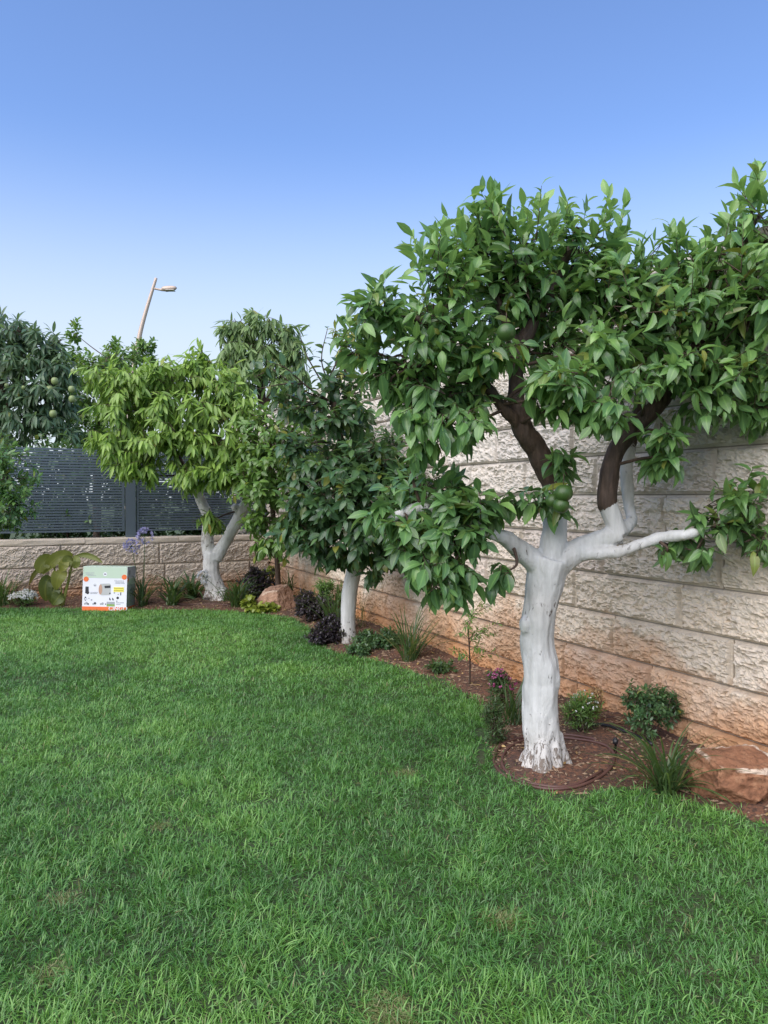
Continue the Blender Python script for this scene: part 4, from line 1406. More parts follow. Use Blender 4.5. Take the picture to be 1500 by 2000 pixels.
strap_clump('upright tuft of strap leaves behind the pale rock in the corner', 565, 1172, 30, (.3, .55), (.010, .016), 110, False, (50, 88), (.4, 1.5), .07)
strap_clump('dark strap leaves in the shade behind the pale rock near the corner wall', 478, 1165, 30, (.3, .55), (.014, .022), 111, False, (40, 85), (.6, 1.6), .09)


def umbel(t, mat, top, r, rng, n=46):
    lv = Leaves()
    m = MB()
    d = rand_dirs(rng, n)
    d[:, 2] = d[:, 2] * .8 + .15
    d = nrm(d)
    org = np.array(t.location)
    for i in range(n):
        e = top + d[i] * r * rng.uniform(.75, 1)
        m.tube([top, (top + e) / 2 + [0, 0, .006], e], [.0014, .0012, .001], 3, False)
        for k in range(5):
            dd = nrm(d[i] * .9 + rng.normal(size=3) * .6)
            lv.add(pos=e[None], d=dd[None], up=nrm(rng.normal(size=3))[None], L=np.array([r * .42]), W=np.array([r * .13]), curl=np.array([.5]), fold=np.array([.1]), tint=np.array([[rng.random(), 0]]))
    m.build('flower_stalks', M['strap_leaf'], t, origin=org)
    finish_leaves(t, lv, mat, 'lance', 5, name='flower_head')


def flower_stem(t, p0, p1, bend, r=.006):
    m = MB()
    mid = (p0 + p1) / 2 + np.asarray(bend)
    m.tube(spline([p0, mid, p1], 6), np.linspace(r, r * .6, 13), 6)
    m.build('flower_stem', M['strap_leaf'], t, origin=t.location)


ag = strap_clump('lily plant with two tall stems of violet flower globes behind the printed box', 278, 1183, 40, (.35, .6), (.018, .028), 120, False, (50, 88), (.4, 1.5), .07, name='agapanthus')
rng = np.random.default_rng(121)
ab = np.array(ag.location)
for (u, v, r) in ((257, 1068, .095), (283, 1046, .10)):
    top = P(u, v, ab[1] + .02)
    flower_stem(ag, ab + rng.normal(size=3) * [.03, .03, 0], top, (.01, 0, 0))
    umbel(ag, 'violet_petal', top, r, rng)
ag2 = strap_clump('small lily plant with a faded grey flower globe leaning on the forked trunk', 440, 1174, 10, (.2, .34), (.014, .022), 122, False, (40, 80), (.5, 1.5), .04, name='agapanthus')
top = P(398, 1126, LY - .22)
flower_stem(ag2, np.array(ag2.location), top, (.03, -.03, .02), .005)
umbel(ag2, 'grey_petal', top, .085, rng, 34)

# flowering and leafy bushes
bush('shrub', 'compact dark glossy shrub against the tall wall behind the arching clump', B(1262, 1447), [(0, .15, .02, .15, .11, .12), (-.05, .25, 0, .09, .09, .08), (.06, .24, .02, .09, .08, .08), (.14, .18, .05, .08, .08, .08)], 'citrus_leaf_dark', 'citrus', 130, 34, (.028, .044), leaves=(9, 14), light=.06)
bush('flowering_plant', 'fine leaved low plant with tiny white flowers right of the thick trunk', B(1132, 1428), [(0, .12, 0, .12, .10, .10), (.03, .16, 0, .09, .08, .08)], 'shrub_leaf', 'lance', 131, 60, (.030, .050), wl=(.13, .2), leaves=(9, 14), droop=0, flowers=('white_petal', 16, .012), up_bias=1.2)
bush('herb', 'small rusty brown withered plant by the wall behind the white flowered plant', B(1166, 1405), [(0, .12, 0, .05, .09, .05)], 'dry_leaf', 'lance', 132, 22, (.02, .04), wl=(.3, .4), light=-.25)
bush('flowering_plant', 'leafy green plant with magenta flowers left of the thick trunk', B(980, 1385), [(0, .14, 0, .10, .10, .10), (-.02, .22, .02, .07, .06, .07)], 'strap_leaf', 'lance', 133, 40, (.03, .05), wl=(.2, .3), flowers=('pink_petal', 26, .017), up_bias=1.0)
bush('herb', 'feathery dark green plant at the lawn edge left of the hose ring', B(968, 1452), [(0, .12, 0, .09, .11, .08), (-.01, .22, 0, .06, .08, .06)], 'strap_leaf', 'lance', 134, 46, (.025, .045), wl=(.13, .2), leaves=(10, 15), droop=.0, up_bias=1.2)
bush('herb', 'low dark green rosette on the red soil left of the leafy sapling', B(860, 1312), [(0, .05, 0, .12, .05, .10)], 'strap_leaf', 'citrus', 135, 40, (.03, .05), light=-.05)
bush('herb', 'low mat of green leaves at the foot of the slender white trunk', B(702, 1278), [(0, .06, 0, .13, .07, .12), (.2, .08, .2, .14, .08, .12)], 'citrus_leaf_dark', 'round', 136, 50, (.03, .05), light=.05)
bush('herb', 'leafy green patch between the slender trunk and the strap leaf clump', B(758, 1262), [(0, .08, 0, .15, .09, .12), (-.2, .07, .1, .12, .07, .1)], 'citrus_leaf_dark', 'lance', 137, 50, (.04, .07), wl=(.25, .35))
bush('purple_shrub', 'dark purple leaved mound beside the pale rock', B(612, 1212), [(0, .16, 0, .24, .16, .2), (-.08, .24, .05, .18, .12, .16), (.14, .14, -.05, .15, .12, .14)], 'purple_leaf', 'round', 138, 90, (.035, .055), light=.05)
bush('purple_shrub', 'dark purple leaved mound left of the slender white trunk', B(640, 1258), [(0, .13, 0, .17, .12, .15), (-.08, .10, -.04, .12, .09, .1), (.05, .2, .05, .13, .09, .12)], 'purple_leaf', 'round', 139, 80, (.032, .05), light=.05)
bush('shrub', 'fine leaved green shrub rising behind the purple mounds by the tall wall', B(652, 1205), [(0, .28, 0, .22, .16, .18), (-.1, .38, 0, .14, .1, .14), (.15, .22, 0, .14, .12, .14)], 'shrub_leaf', 'lance', 140, 60, (.035, .06), wl=(.2, .3), light=-.2)
bush('purple_shrub', 'dark purple leaved plant in the shade behind the pale rock', B(512, 1170), [(0, .2, 0, .26, .2, .2), (-.1, .3, 0, .16, .12, .14)], 'purple_leaf', 'round', 141, 70, (.05, .08), light=.1)
bush('lime_plant', 'low bright lime green leafy plant in front of the pale rock', B(505, 1196), [(0, .07, 0, .20, .07, .10), (-.12, .12, 0, .08, .07, .07), (.14, .06, -.02, .1, .06, .08)], 'lime_leaf', 'round', 142, 22, (.06, .10), wl=(.6, .75), leaves=(4, 7), light=.1, twr=.002)
bush('herb', 'lime tinted leafy plant behind the pale rock beneath the corner citrus', B(522, 1160), [(0, .33, .1, .16, .10, .1)], 'lime_leaf', 'citrus', 143, 18, (.06, .1), leaves=(4, 7), light=-.3, twr=.002)
bush('flowering_plant', 'low mound of tiny white flowers by the low wall at the left', B(45, 1184), [(0, .10, 0, .20, .10, .14), (.05, .13, 0, .14, .09, .12)], 'shrub_leaf', 'lance', 144, 60, (.025, .04), wl=(.2, .3), flowers=('white_petal', 130, .022))
bush('herb', 'sprig of glossy green leaves on the wall foot at the right edge', B(1512, 1475), [(0, .12, 0, .07, .07, .06), (.05, .2, 0, .07, .07, .06)], 'citrus_leaf', 'citrus', 145, 16, (.035, .05))

# sapling: one thin stem, airy crown
sp0 = B(917, 1338)
sap = thing('sapling', 'slim sapling with one bare stem and a sparse airy crown by the wall', 'sapling', sp0)
m = MB()
st = spline([sp0, P(918, 1300, sp0[1]), P(916, 1255, sp0[1]), P(914, 1215, sp0[1])], 6)
m.tube(st, np.linspace(.009, .004, len(st)), 6)
m.build('stem', M['twig'], sap, origin=sap.location)
rng = np.random.default_rng(150)
lv, tw = Leaves(), MB()
for k in range(16):
    a = st[rng.integers(7, len(st))]
    az = rng.uniform(0, 6.28)
    ln = rng.uniform(.12, .26)
    e = a + np.array([math.cos(az) * ln, math.sin(az) * ln * .7, rng.uniform(.02, .16)])
    shoot(rng, lv, tw, [a, (a + e) / 2 + [0, 0, .02], e], .0025, .0012, 22, L=(.030, .055), wl=(.2, .28), droop=.1, light=.15, yellow=.08)
finish_leaves(sap, lv, 'shrub_leaf', 'lance', 151)
tag(tw.build('twigs', M['twig'], sap, origin=sap.location), kind='stuff')

# broad-leaved plant with limp yellowing leaves
bp = B(118, 1184)
bl = thing('broad_leaf_plant', 'tall limp plant with big yellowing leaves against the low wall left of the box', 'plant', bp)
Yb = bp[1]


def broad_leaf(pts, W, tint, fold=.25):
    p = spline(np.array([P(*q) for q in pts]), 5)
    n = len(p)
    tg = nrm(np.gradient(p, axis=0))
    view = nrm(p - np.array([0, 0, EYE]))
    sd = nrm(np.cross(tg, view))
    nn = np.cross(sd, tg)
    t = np.linspace(0, 1, n)
    w = W * np.clip(np.sin(math.pi * np.clip(t * .93 + .05, 0, 1)), 0, 1) ** .7
    rng = np.random.default_rng(int(abs(p[0, 0] * 1000)) + n)
    rows = []
    for lat in (-1, -.5, 0, .5, 1):
        wob = rng.uniform(-.08, .08, n) * W
        rows.append(p + sd * (lat * w)[:, None] * .5 - view * ((abs(lat) * fold * w * .5) + wob * abs(lat))[:, None])
    v = np.stack(rows, 1)
    idx = np.arange(n * 5).reshape(n, 5)
    q = np.stack([idx[:-1, :-1], idx[:-1, 1:], idx[1:, 1:], idx[1:, :-1]], -1).reshape(-1, 4)
    c = np.zeros((n, 5, 3))
    c[..., 0] = tint[0]
    c[..., 1] = tint[1] * (t[:, None] ** 2)
    c[:, 2, 2] = 1
    link('leaf', make_mesh('leaf', v.reshape(-1, 3) - bp, q, None, True, c.reshape(-1, 3)), M['broad_leaf'], bl)


def stalk(pts, r0, r1):
    m = MB()
    p = spline(np.array([P(*q) for q in pts]), 6)
    m.tube(p, np.linspace(r0, r1, len(p)), 7, tint=(.75, 0, 0))
    m.build('stalk', M['broad_leaf'], bl, origin=bp)


stalk([(122, 1184, Yb), (130, 1150, Yb), (139, 1110, Yb), (145, 1086, Yb)], .024, .012)
stalk([(118, 1184, Yb), (113, 1150, Yb), (107, 1115, Yb), (104, 1090, Yb)], .018, .010)
stalk([(116, 1184, Yb), (120, 1155, Yb - .05), (116, 1130, Yb - .06)], .012, .008)
stalk([(139, 1120, Yb), (148, 1114, Yb), (162, 1112, Yb)], .006, .004)
broad_leaf([(147, 1086, Yb), (165, 1084, Yb - .03), (183, 1089, Yb - .08), (200, 1099, Yb - .1)], .075, (.35, .2), .5)
broad_leaf([(142, 1086, Yb), (128, 1084, Yb - .08), (110, 1090, Yb - .12), (97, 1103, Yb - .12), (83, 1121, Yb - .08)], .16, (.8, .1))
broad_leaf([(104, 1092, Yb), (92, 1094, Yb - .1), (80, 1105, Yb - .15), (78, 1120, Yb - .15)], .20, (.75, .15))
broad_leaf([(84, 1106, Yb), (74, 1113, Yb - .05), (64, 1126, Yb - .05), (57, 1142, Yb - .02)], .06, (.15, .9))
broad_leaf([(140, 1087, Yb), (134, 1092, Yb - .1), (130, 1100, Yb - .12), (126, 1108, Yb - .1)], .14, (.55, 0))
broad_leaf([(118, 1112, Yb), (118, 1118, Yb - .1), (112, 1132, Yb - .14), (109, 1152, Yb - .1)], .19, (.85, .05))
broad_leaf([(100, 1128, Yb), (92, 1134, Yb - .1), (88, 1152, Yb - .12), (90, 1174, Yb - .08)], .18, (.05, .15))
broad_leaf([(112, 1140, Yb), (106, 1150, Yb - .08), (103, 1165, Yb - .1), (104, 1180, Yb - .08)], .16, (.1, .05))
broad_leaf([(122, 1158, Yb), (116, 1164, Yb - .1), (110, 1172, Yb - .14), (102, 1182, Yb - .14)], .17, (.2, .0))
broad_leaf([(145, 1085, Yb), (150, 1094, Yb - .1), (148, 1104, Yb - .1), (144, 1110, Yb - .1)], .10, (.45, .1))
broad_leaf([(104, 1090, Yb), (108, 1084, Yb + .03), (118, 1082, Yb + .05), (128, 1088, Yb)], .07, (.1, .5))
broad_leaf([(128, 1086, Yb), (126, 1098, Yb - .14), (122, 1108, Yb - .16), (117, 1115, Yb - .14)], .13, (.9, .05))


# ================================================================== rocks
def rock(name, label, c, rad, planes, mat, seed, rot=0, amp=.06):
    t = bpy.data.objects.new(name, None)
    bm = bmesh.new()
    bmesh.ops.create_icosphere(bm, subdivisions=6, radius=1)
    v = np.array([x.co[:] for x in bm.verts])
    f = [[x.index for x in fa.verts] for fa in bm.faces]
    bm.free()
    bpy.data.objects.remove(t)
    v = v * 1.25
    near = np.zeros((len(v), len(planes)))
    for it in range(3):
        for j, (n, d) in enumerate(planes):
            n = nrm(np.array(n, float))
            k = v @ n - d
            v = v - np.maximum(k, 0)[:, None] * n
    for j, (n, d) in enumerate(planes):
        near[:, j] = np.abs(v @ nrm(np.array(n, float)) - d) < .075
    rim = np.clip(near.sum(1) - 1, 0, 1)
    o = nrm(v)
    a = fbm(v * 2.2, seed, 4) - .5
    b = 1 - np.abs(2 * fbm(v * 5.0 + 3, seed + 3, 4) - 1)
    cnoise = fbm(v * 16, seed + 5, 3) - .5
    v = v + o * (amp * 2.2 * a + amp * .9 * (b - .7) + amp * .5 * cnoise)[:, None]
    v = v * np.array(rad)
    R = np.array(Matrix.Rotation(rot, 3, 'Z'))
    v = v @ R.T
    top_edge = near[:, 0] * np.clip(near[:, 1:].sum(1), 0, 1)
    tint = np.column_stack([a + .5, np.clip(top_edge * (fbm(v * 9, seed + 2, 3) * 4.2 - 1.5), 0, 1), np.zeros(len(v))])
    ob = link(name, make_mesh(name, v, None, f, True, tint), M[mat])
    ob.location = Vector(c)
    return tag(ob, label, 'rock')


c = P(1452, 1532, 3.80)
rock('rock', 'large reddish rock with a pale rim at the lawn edge by the right wall', (c[0], c[1], .095), (.235, .19, .155),
     [((.05, -.25, 1), .62), ((-.35, -1, .15), .66), ((-1, -.1, .1), .82), ((.4, -1, -.5), .70), ((1, .1, .2), .85), ((-.7, -.7, -.5), .72), ((0, 1, .3), .8), ((.2, -.9, .6), .80)], 'red_rock', 4, .25, .12)
c = B(530, 1190)
rock('rock', 'pale tan boulder between the lime plant and the purple mound', (c[0], c[1], c[2] + .11), (.27, .20, .22),
     [((-.35, -.2, 1), .62), ((-.2, -1, .5), .66), ((1, -.4, .3), .75), ((-1, -.2, .5), .62), ((.1, -1, -.2), .75)], 'tan_rock', 9, -.2, .12)

# ================================================================== watering hoses
def hose(name, label, cat, pts, r, mat, lift=.006, world_pts=False):
    p = spline(np.array([B(*q) for q in pts]), 7)
    for i in range(len(p)):
        p[i, 2] = soil_at(p[i, 0], p[i, 1])
    k = np.ones(7) / 7
    z = np.convolve(np.pad(p[:, 2], 3, mode='edge'), k, 'valid')
    p[:, 2] = np.maximum(np.maximum(z, p[:, 2] - .004), -.006) + lift
    m = MB()
    m.tube(p - p[0], r, 8)
    o = m.build(name, M[mat])
    o.location = Vector(p[0])
    return tag(o, label, cat)


hose('garden_hose', 'brown watering hose coiled twice on the soil round the thick white trunk', 'hose',
     [(1165, 1449), (1130, 1441), (1095, 1437), (1040, 1440), (1000, 1449), (972, 1466), (965, 1490), (982, 1513), (1020, 1531), (1075, 1543), (1130, 1538), (1172, 1520), (1196, 1496), (1198, 1474), (1180, 1458), (1130, 1448),
      (1080, 1444), (1030, 1448), (1000, 1458), (984, 1476), (982, 1498), (1005, 1520), (1045, 1534), (1090, 1539), (1140, 1528), (1176, 1508)], .0085, 'hose')
hose('black_pipe', 'short black irrigation pipe on the soil beneath the dark glossy shrub', 'pipe', [(1150, 1417), (1180, 1420), (1210, 1428), (1240, 1440), (1275, 1458)], .011, 'black_pipe', .008)
hose('irrigation_pipe', 'thin brown irrigation pipe along the soil left of the forked trunk', 'pipe', [(280, 1176), (310, 1178), (350, 1182), (400, 1181), (450, 1183)], .008, 'hose', .008)
em = B(1202, 1470)
dr = thing('drip_emitter', 'black drip stake with a thin tube on the soil right of the trunk', 'drip stake', em)
m = MB(); m.tube([[0, 0, -.03], [0, 0, .05], [0, 0, .052], [0, 0, .075], [0, 0, .076], [0, 0, .085]], [.006, .007, .016, .016, .010, .009], 10); m.build('stake', M['black_pipe'], dr)
m = MB()
p = spline(np.array([em + [0, 0, .085], em + [.006, -.01, .10], em + [.012, -.02, .085], em + [.004, -.03, .05], B(1193, 1495) + [0, 0, .02], B(1180, 1512) + [0, 0, .012], B(1150, 1528) + [0, 0, .02]]), 6)
m.tube(p - em, .0019, 6)
m.build('tube', M['hose'], dr)

# ================================================================== printed carton on the lawn edge
bxp = G(160, 1193)
W_, H_, D_ = .578, .578, .36
cart = thing('printed_box', 'white printed cardboard box with mint top and orange base on the lawn edge', 'box', (bxp[0], bxp[1], .004))
cart.rotation_euler = (math.radians(-3.0), math.radians(1.2), math.radians(1.0))
m = MB(); m.box((0, 0, 0), (W_, D_, H_)); m.build('carton', M['card_white'], cart, False)


def panel(name, x0, x1, y0, y1, mat, side=False, lift=.0015, parent=None):
    """a printed patch; x from the left, y from the top, both as fractions"""
    m = MB()
    if side:
        m.box((W_ + .0002, x0 * D_, H_ * (1 - y1)), (W_ + lift, x1 * D_, H_ * (1 - y0)))
    else:
        m.box((x0 * W_, -lift, H_ * (1 - y1)), (x1 * W_, -.0002, H_ * (1 - y0)))
    return m.build(name, M[mat], parent or cart, False)


def poly(name, pts, mat, side=False, lift=.002, parent=None):
    pts = np.array(pts, float)
    m = MB()
    n = len(pts)
    f = []
    for l in (lift, .0003):
        for x, y in pts:
            f.append([W_ + l, x * D_, H_ * (1 - y)] if side else [x * W_, -l, H_ * (1 - y)])
    q = [[i, (i + 1) % n, n + (i + 1) % n, n + i] for i in range(n)]
    t = [[0, i, i + 1] for i in range(1, n - 1)]
    m.add(f, q, t)
    return m.build(name, M[mat], parent or cart, False)


def disc(name, x, y, r, mat, side=False, lift=.002, sx=1.0, n=20, a0=0, a1=2 * math.pi):
    k = (W_ / D_) if side else 1.0
    return poly(name, [(x + r * k * sx * math.cos(a0 + (a1 - a0) * i / n), y + r * math.sin(a0 + (a1 - a0) * i / n)) for i in range(n)], mat, side, lift)


panel('top_band', 0.004, .996, .003, .255, 'card_green')
panel('base_band', 0.004, .996, .905, .999, 'card_orange', lift=.0025)
disc('round_badge', .072, .285, .058, 'card_orange', lift=.003)
disc('round_badge', .935, .225, .058, 'card_orange', lift=.003)
disc('emblem', .50, .165, .045, 'card_white', lift=.0022)
panel('emblem_mark', .475, .525, .155, .175, 'ink_black', lift=.0028)
disc('emblem', .275, .42, .034, 'ink_grey', lift=.0016); disc('emblem', .275, .42, .028, 'card_white', lift=.0022); panel('emblem_mark', .257, .293, .412, .43, 'ink_black', lift=.0028)
# lines of small print
for k, (x0, x1, y) in enumerate(((.04, .26, .135), (.06, .24, .165), (.10, .30, .190), (.71, .93, .305), (.74, .94, .335), (.73, .95, .362), (.18, .36, .575), (.18, .34, .60), (.77, .95, .80), (.77, .90, .835))):
    for j in range(int((x1 - x0) / .022)):
        w = .016 if (j * 7 + k * 3) % 5 else .009
        panel('print_mark', x0 + j * .022, x0 + j * .022 + w, y, y + .016, 'ink_grey', lift=.0024)
# product picture: a drum shaped appliance with a dark window
poly('product_picture', [(.40, .385), (.60, .375), (.635, .40), (.635, .62), (.60, .64), (.42, .645), (.375, .58), (.365, .48)], 'ink_silver', lift=.002)
disc('product_front', .405, .515, .115, 'ink_copper', lift=.0028, sx=.36)
poly('product_window', [(.495, .43), (.63, .42), (.63, .475), (.50, .485)], 'ink_black', lift=.0028)
poly('remote_picture', [(.065, .455), (.135, .455), (.14, .56), (.155, .60), (.12, .63), (.06, .60)], 'ink_black', lift=.002)
panel('yellow_label', .70, .935, .455, .565, 'ink_yellow', lift=.002)
for k in range(2):
    for j in range(9):
        panel('print_mark', .715 + j * .0235, .715 + j * .0235 + .017, .47 + k * .05, .495 + k * .05, 'ink_ochre', lift=.0028)
for (x, y, r) in ((.07, .70, .018), (.05, .735, .012), (.10, .735, .012), (.15, .72, .014), (.07, .765, .013), (.21, .755, .020), (.62, .60, .018), (.72, .585, .020), (.81, .62, .015), (.80, .70, .03), (.78, .775, .018), (.06, .845, .022), (.10, .83, .03), (.135, .85, .02),
                  (.25, .845, .022), (.29, .83, .028), (.42, .845, .022), (.46, .835, .030), (.53, .845, .014)):
    disc('icon', x, y, r, 'ink_black' if (x * 100) % 3 > 1 else 'ink_grey', lift=.0022, n=8)
panel('icon', .855, .875, .575, .64, 'ink_black'); poly('icon', [(.61, .70), (.625, .70), (.65, .755), (.61, .755)], 'ink_black'); poly('icon', [(.675, .70), (.69, .70), (.72, .755), (.68, .755)], 'ink_black')
panel('meadow_picture', .555, .735, .79, .895, 'ink_green', lift=.002); panel('meadow_sky', .555, .735, .79, .845, 'ink_grey', lift=.0028)
# the side
panel('side_top_panel', .01, .99, .003, .245, 'card_grey', True)
poly('icon', [(.25, .08), (.33, .08), (.30, .17), (.24, .19)], 'ink_black', True); panel('side_band', .01, .99, .262, .40, 'card_green', True); panel('side_picture', .01, .99, .402, .90, 'card_side', True); panel('base_band', .01, .99, .905, .999, 'card_orange', True, .0025)
disc('round_badge', .09, .285, .06, 'card_orange', True, .003, sx=.75)
rr = random.Random(6)
for k in range(16):
    x, y = rr.uniform(.12, .9), rr.uniform(.44, .86)
    disc('icon', x, y, rr.uniform(.014, .04), rr.choice(['ink_black', 'ink_grey', 'card_grey', 'ink_black']), True, .002 + k * .00006, sx=.6, n=7)
for k in range(4):
    panel('print_mark', .5, .92, .29 + k * .022, .30 + k * .022, 'card_side', True, .0022)
# top flaps
m = MB(); m.box((.002, .002, H_ + .0005), (W_ - .002, D_ / 2 - .002, H_ + .004)); m.build('flap', M['card_green'], cart, False)
m = MB(); m.box((.002, D_ / 2 + .002, H_ + .0005), (W_ - .002, D_ - .002, H_ + .004)); m.build('flap', M['card_green'], cart, False)


def lettering(txt, x, y, h, mat, name='lettering'):
    cu = bpy.data.curves.new('t', 'FONT')
    cu.body = txt
    cu.size = h
    cu.extrude = .0006
    cu.offset = h * .02
    o = bpy.data.objects.new('t', cu)
    COL.objects.link(o)
    dg = bpy.context.evaluated_depsgraph_get()
    me = bpy.data.meshes.new_from_object(o.evaluated_get(dg))
    bpy.data.objects.remove(o)
    ob = link(name, me, M[mat], cart)
    me.materials.clear()
    me.materials.append(M[mat])
    ob.location = (x * W_, -.0036, H_ * (1 - y))
    ob.rotation_euler = (math.pi / 2, 0, 0)
    return ob


lettering('CINGO', .60, .985, .075, 'card_white')

# ================================================================== street lamp far behind
LPY = 26.0
lp0 = P(250, 1050, LPY)
lamp = thing('street_lamp', 'tall curved grey street lamp rising behind the trees', 'street lamp', (lp0[0], lp0[1], -.28))
m = MB()
pp = [[lp0[0], lp0[1], -.28]] + [list(P(u, v, LPY)) for u, v in ((250, 950), (253, 820), (259, 735), (266, 690), (275, 645), (285, 608), (295, 575), (305, 543))]
s = spline(np.array(pp), 6)
m.tube(s, np.linspace(.115, .048, len(s)), 14)
m.build('pole', M['lamp_metal'], lamp, origin=lamp.location)
a = P(300, 563, LPY)
m = MB()
m.tube(spline([a, P(308, 565, LPY), P(316, 566, LPY)], 4), .035, 10)
m.build('arm', M['lamp_metal'], lamp, origin=lamp.location)
m = MB()
hd = spline(np.array([[*P(312, 566, LPY), .03], [*P(317, 566, LPY), .06], [*P(322, 564.5, LPY), .10], [*P(332, 563, LPY), .10], [*P(341, 562.5, LPY), .075], [*P(345, 562.5, LPY), .03]]), 4)
m.tube(hd[:, :3], hd[:, 3], 14, squash=2.2)
v = m.v[0]
cz = hd[:, 2].mean()
flat = MB()
vv = v.copy()
ax = nrm(hd[-1, :3] - hd[0, :3])
ctr = hd[0, :3]
tt = (vv - ctr) @ ax
axis_pt = ctr + tt[:, None] * ax
dv = vv - axis_pt
dv[:, 2] *= .42
flat.add(axis_pt + dv, m.q[0], m.t[0])
head = flat.build('lamp_head', M['lamp_metal'], lamp, origin=lamp.location)
m = MB()
c = P(333, 566, LPY)
m.box((-.14, -.12, -.012), (.14, .12, .0), o=c - np.array(lamp.location) - np.array([0, 0, .02]))
m.build('lens', M['lamp_glass'], head, False)

# ================================================================== litter on the soil
rng = np.random.default_rng(300)
lt = Leaves()
cand = np.column_stack([rng.uniform(-4.5, 2.6, 9000), rng.uniform(3.2, 11.5, 9000)])
ok = ~inside(cand, edge_poly) & (((cand - WO[:2]) @ WN[:2]) > .05) & (((cand - BO[:2]) @ BN[:2]) > .05)
cand = cand[ok]
lf = cand[:420]
z = bed_z(lf) + .006
k = len(lf)
az = rng.uniform(0, 6.28, k)
LL = rng.uniform(.02, .055, k)
lt.add(pos=np.column_stack([lf, z]), d=np.column_stack([np.cos(az), np.sin(az), rng.uniform(-.05, .2, k)]), up=nrm(np.column_stack([rng.normal(0, .3, k), rng.normal(0, .3, k), np.ones(k)])), L=LL, W=LL * rng.uniform(.3, .5, k), curl=rng.uniform(-.6, .8, k), fold=rng.uniform(-.2, .5, k), tint=np.column_stack([rng.random(k), rng.uniform(0, .3, k)]))
a = lt.cat()
v, q, t, c = leaf_arrays(a['pos'], a['d'], a['up'], a['L'], a['W'], a['curl'], a['fold'], 'citrus', a['tint'], rng)
tag(link('fallen_leaves', make_mesh('fallen_leaves', v, q, t, True, c), M['dry_leaf']), 'dry fallen leaves scattered over the red soil', 'fallen leaves', kind='stuff')
# straw and thin weeds on the soil
st_p = cand[420:2600]
vv, ti = strap_blades(rng, len(st_p), (.02, .075), (.0015, .0035), (0, 55), (.1, .9), 0.0, seg=3, yellow=1.0)
green = rng.random(len(st_p)) < .28
ti[green, 1] = .05
zz = bed_z(st_p) + .004
vv = vv + np.column_stack([st_p, zz])[:, None, None]
a_, q_, c_ = strap_mesh(vv, ti)
tag(link('straw', make_mesh('straw', a_, q_, None, True, c_), M['strap_leaf']), 'dry straw and thin weeds strewn over the red soil', 'straw', kind='stuff')
# crumbs of soil, twigs and chips
cand2 = np.column_stack([rng.uniform(-4.5, 2.6, 30000), rng.uniform(3.2, 11.5, 30000)])
ok = ~inside(cand2, edge_poly) & (((cand2 - WO[:2]) @ WN[:2]) > .03) & (((cand2 - BO[:2]) @ BN[:2]) > .03)
cand2 = cand2[ok]
n = len(cand2)
z = bed_z(cand2)
sz = rng.uniform(.003, .013, n)
base = np.array([[1, 0, 0], [-1, 0, 0], [0, 1, 0], [0, -1, 0], [0, 0, 1], [0, 0, -1]], float)
ft = np.array([[0, 2, 4], [2, 1, 4], [1, 3, 4], [3, 0, 4], [2, 0, 5], [1, 2, 5], [3, 1, 5], [0, 3, 5]])
az = rng.uniform(0, 6.28, n)
el = np.where(rng.random(n) < .25, rng.uniform(2, 5, n), rng.uniform(.8, 1.6, n))
vx = base[None] * np.stack([sz * el, sz * rng.uniform(.5, 1, n), sz * .6], 1)[:, None]
ca, sa = np.cos(az)[:, None], np.sin(az)[:, None]
vr = np.stack([vx[..., 0] * ca - vx[..., 1] * sa, vx[..., 0] * sa + vx[..., 1] * ca, vx[..., 2]], -1) + np.column_stack([cand2, z + .003])[:, None]
tag(link('soil_crumbs', make_mesh('soil_crumbs', vr.reshape(-1, 3), None, (ft[None] + (np.arange(n) * 6)[:, None, None]).reshape(-1, 3), False), M['chip']), 'crumbs of red soil and wood chips on the bed', 'soil crumbs', kind='stuff')

# ================================================================== grass
rng = np.random.default_rng(400)


def lawn_z(p):
    return (fbm(np.column_stack([p * 1.2, np.zeros(len(p))]), 2, 3) - .5) * .03 - .006


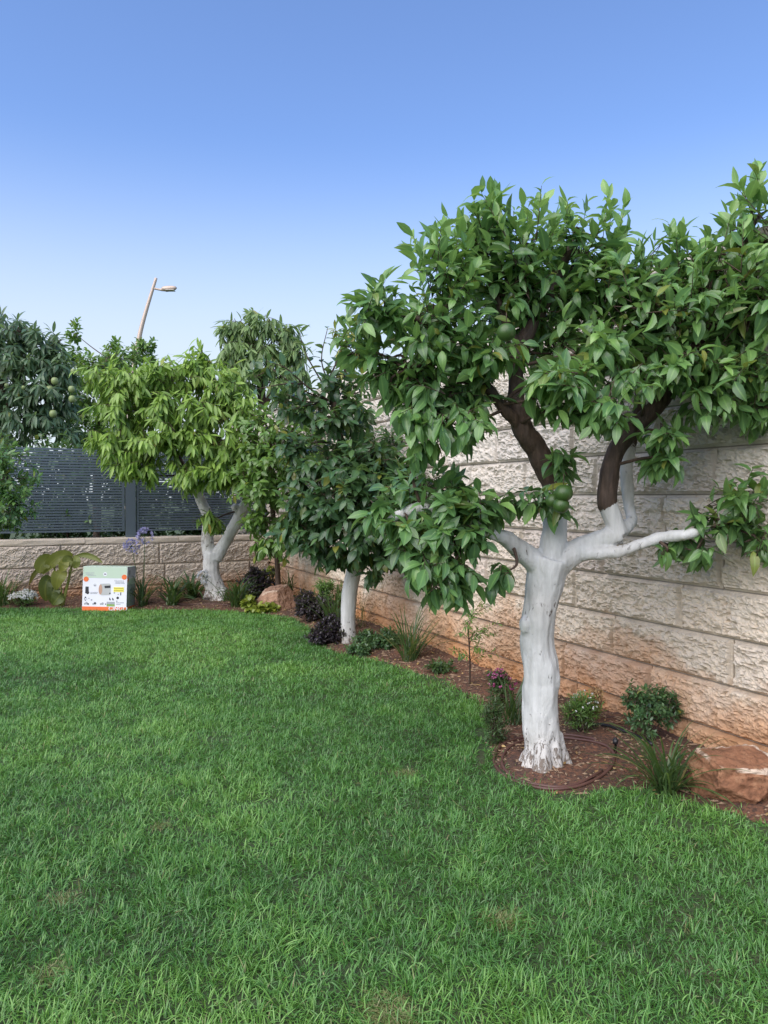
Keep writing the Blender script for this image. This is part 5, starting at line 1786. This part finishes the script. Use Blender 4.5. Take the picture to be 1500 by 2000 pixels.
def blades(p, Lr, Wr, seg, seed):
    rng = np.random.default_rng(seed)
    n = len(p)
    p3 = np.column_stack([p, np.zeros(n)])
    patch = .5 * fbm(p3 * 1.1, 51, 3) + .5 * fbm(p3 * .45 + 3.3, 52, 2)
    fine = fbm(p3 * 6.0, 57, 3)
    tuft = noise(p3 * 26, 61)
    lean_az = noise(p3 * 9, 63) * 12.6 + rng.normal(0, 1.5, n)
    L = rng.uniform(*Lr, n) * (.62 + .75 * fine) * (.75 + .5 * tuft)
    W = rng.uniform(*Wr, n)
    el = np.radians(np.clip(rng.normal(46, 24, n), 5, 90))
    bd = rng.uniform(.1, 1.5, n)
    h = np.column_stack([np.cos(lean_az), np.sin(lean_az), np.zeros(n)])
    face = rng.uniform(0, 6.28, n)
    sd = nrm(np.column_stack([-np.sin(lean_az), np.cos(lean_az), rng.normal(0, .5, n)]))
    pts = [np.column_stack([p, lawn_z(p) - .004])]
    for k in range(seg):
        e = el - bd * ((k + .5) / seg) ** 1.3
        pts.append(pts[-1] + (L / seg)[:, None] * (np.cos(e)[:, None] * h + np.sin(e)[:, None] * np.array([0, 0, 1.])))
    c = np.stack(pts, 1)
    t = np.linspace(0, 1, seg + 1)
    w = W[:, None] * (np.array([.7, 1, .9, .62, 0]) if seg == 4 else (np.array([.8, 1, .75, 0]) if seg == 3 else np.array([.9, .9, 0])))[None]
    va = c[:, :-1] + sd[:, None] * w[:, :-1, None] / 2
    vb = c[:, :-1] - sd[:, None] * w[:, :-1, None] / 2
    v = np.concatenate([va, vb, c[:, -1:]], 1)
    m = 2 * seg + 1
    off = np.arange(n)[:, None] * m
    q = np.concatenate([np.stack([off[:, 0] + k, off[:, 0] + seg + k, off[:, 0] + seg + k + 1, off[:, 0] + k + 1], 1) for k in range(seg - 1)])
    tr = np.stack([off[:, 0] + seg - 1, off[:, 0] + 2 * seg - 1, off[:, 0] + 2 * seg], 1)
    hue = np.clip(rng.normal(.48, .19, n) + (patch - .46) * 1.5 + (fine - .5) * .5, 0, 1)
    dry = np.where(rng.random(n) < .012 + .05 * np.clip(patch - .55, 0, 1) * 4, rng.uniform(.4, 1, n), 0)
    return v.reshape(-1, 3), q, tr, np.repeat(np.column_stack([hue, dry, np.zeros(n)]), m, 0)


bare = np.array([G(u, v)[:2] for u, v in ((312, 1612), (985, 1795), (790, 1512), (120, 1755), (755, 1975), (105, 1900))])
bare_r = np.array([.045, .08, .07, .05, .09, .06])
V, Q, T, C, off = [], [], [], [], 0
for (y0, y1, dens, Lr, Wr, seg) in ((1.2, 3.4, 18000, (.030, .062), (.0028, .0047), 4), (3.4, 5.6, 15000, (.030, .060), (.0030, .0050), 3), (5.6, 11.9, 9000, (.030, .058), (.0042, .0070), 2)):
    xw = .60 * y1 + .3
    n = int(dens * (y1 - y0) * 2 * xw)
    p = np.column_stack([rng.uniform(-xw, xw, n), rng.uniform(y0, y1, n)])
    p = p[np.abs(p[:, 0]) < .58 * p[:, 1] + .35]
    de = dist_edge(p)
    jit = (fbm(np.column_stack([p * 7, np.zeros(len(p))]), 77, 3) - .5) * .26
    ok = np.where(inside(p, edge_poly), de > jit, (de < jit * .6) | (rng.random(len(p)) < .35 * np.exp(-de / .06)))
    p = p[ok]
    p3 = np.column_stack([p, np.zeros(len(p))])
    keep = rng.random(len(p)) < np.clip(.6 + 1.5 * (fbm(p3 * 7, 88, 3) - .28), .35, 1)
    p = p[keep]
    for bc, br in zip(bare, bare_r):
        d = np.hypot(*(p - bc).T) / br + (noise(np.column_stack([p * 25, np.zeros(len(p))]), 91) - .5) * .8
        p = p[(d > 1) | (rng.random(len(p)) < .28 + .4 * np.clip(d, 0, 1))]
    v, q, t, c = blades(p, Lr, Wr, seg, 410 + seg)
    V.append(v); Q.append(q + off); T.append(t + off); C.append(c); off += len(v)
# straw and dead runners in the thin places
ps = []
for bc, br in zip(bare, bare_r):
    k = int(1100 * (br / .1) ** 2)
    ps.append(bc + rng.normal(size=(k, 2)) * br * .5)
ps = np.concatenate(ps)
ps = ps[inside(ps, edge_poly)]
v, q, t, c = blades(ps, (.02, .055), (.002, .004), 2, 477)
c[:, 0] = .4
c[:, 1] = np.repeat(rng.uniform(.3, 1.0, len(ps)), 5)
v[:, 2] = v[:, 2] * .45
V.append(v); Q.append(q + off); T.append(t + off); C.append(c); off += len(v)
tag(link('grass', make_mesh('grass', np.concatenate(V), np.concatenate(Q), np.concatenate(T), True, np.concatenate(C)), M['grass_blade']), 'dense green lawn grass of short blades', 'grass', kind='stuff')
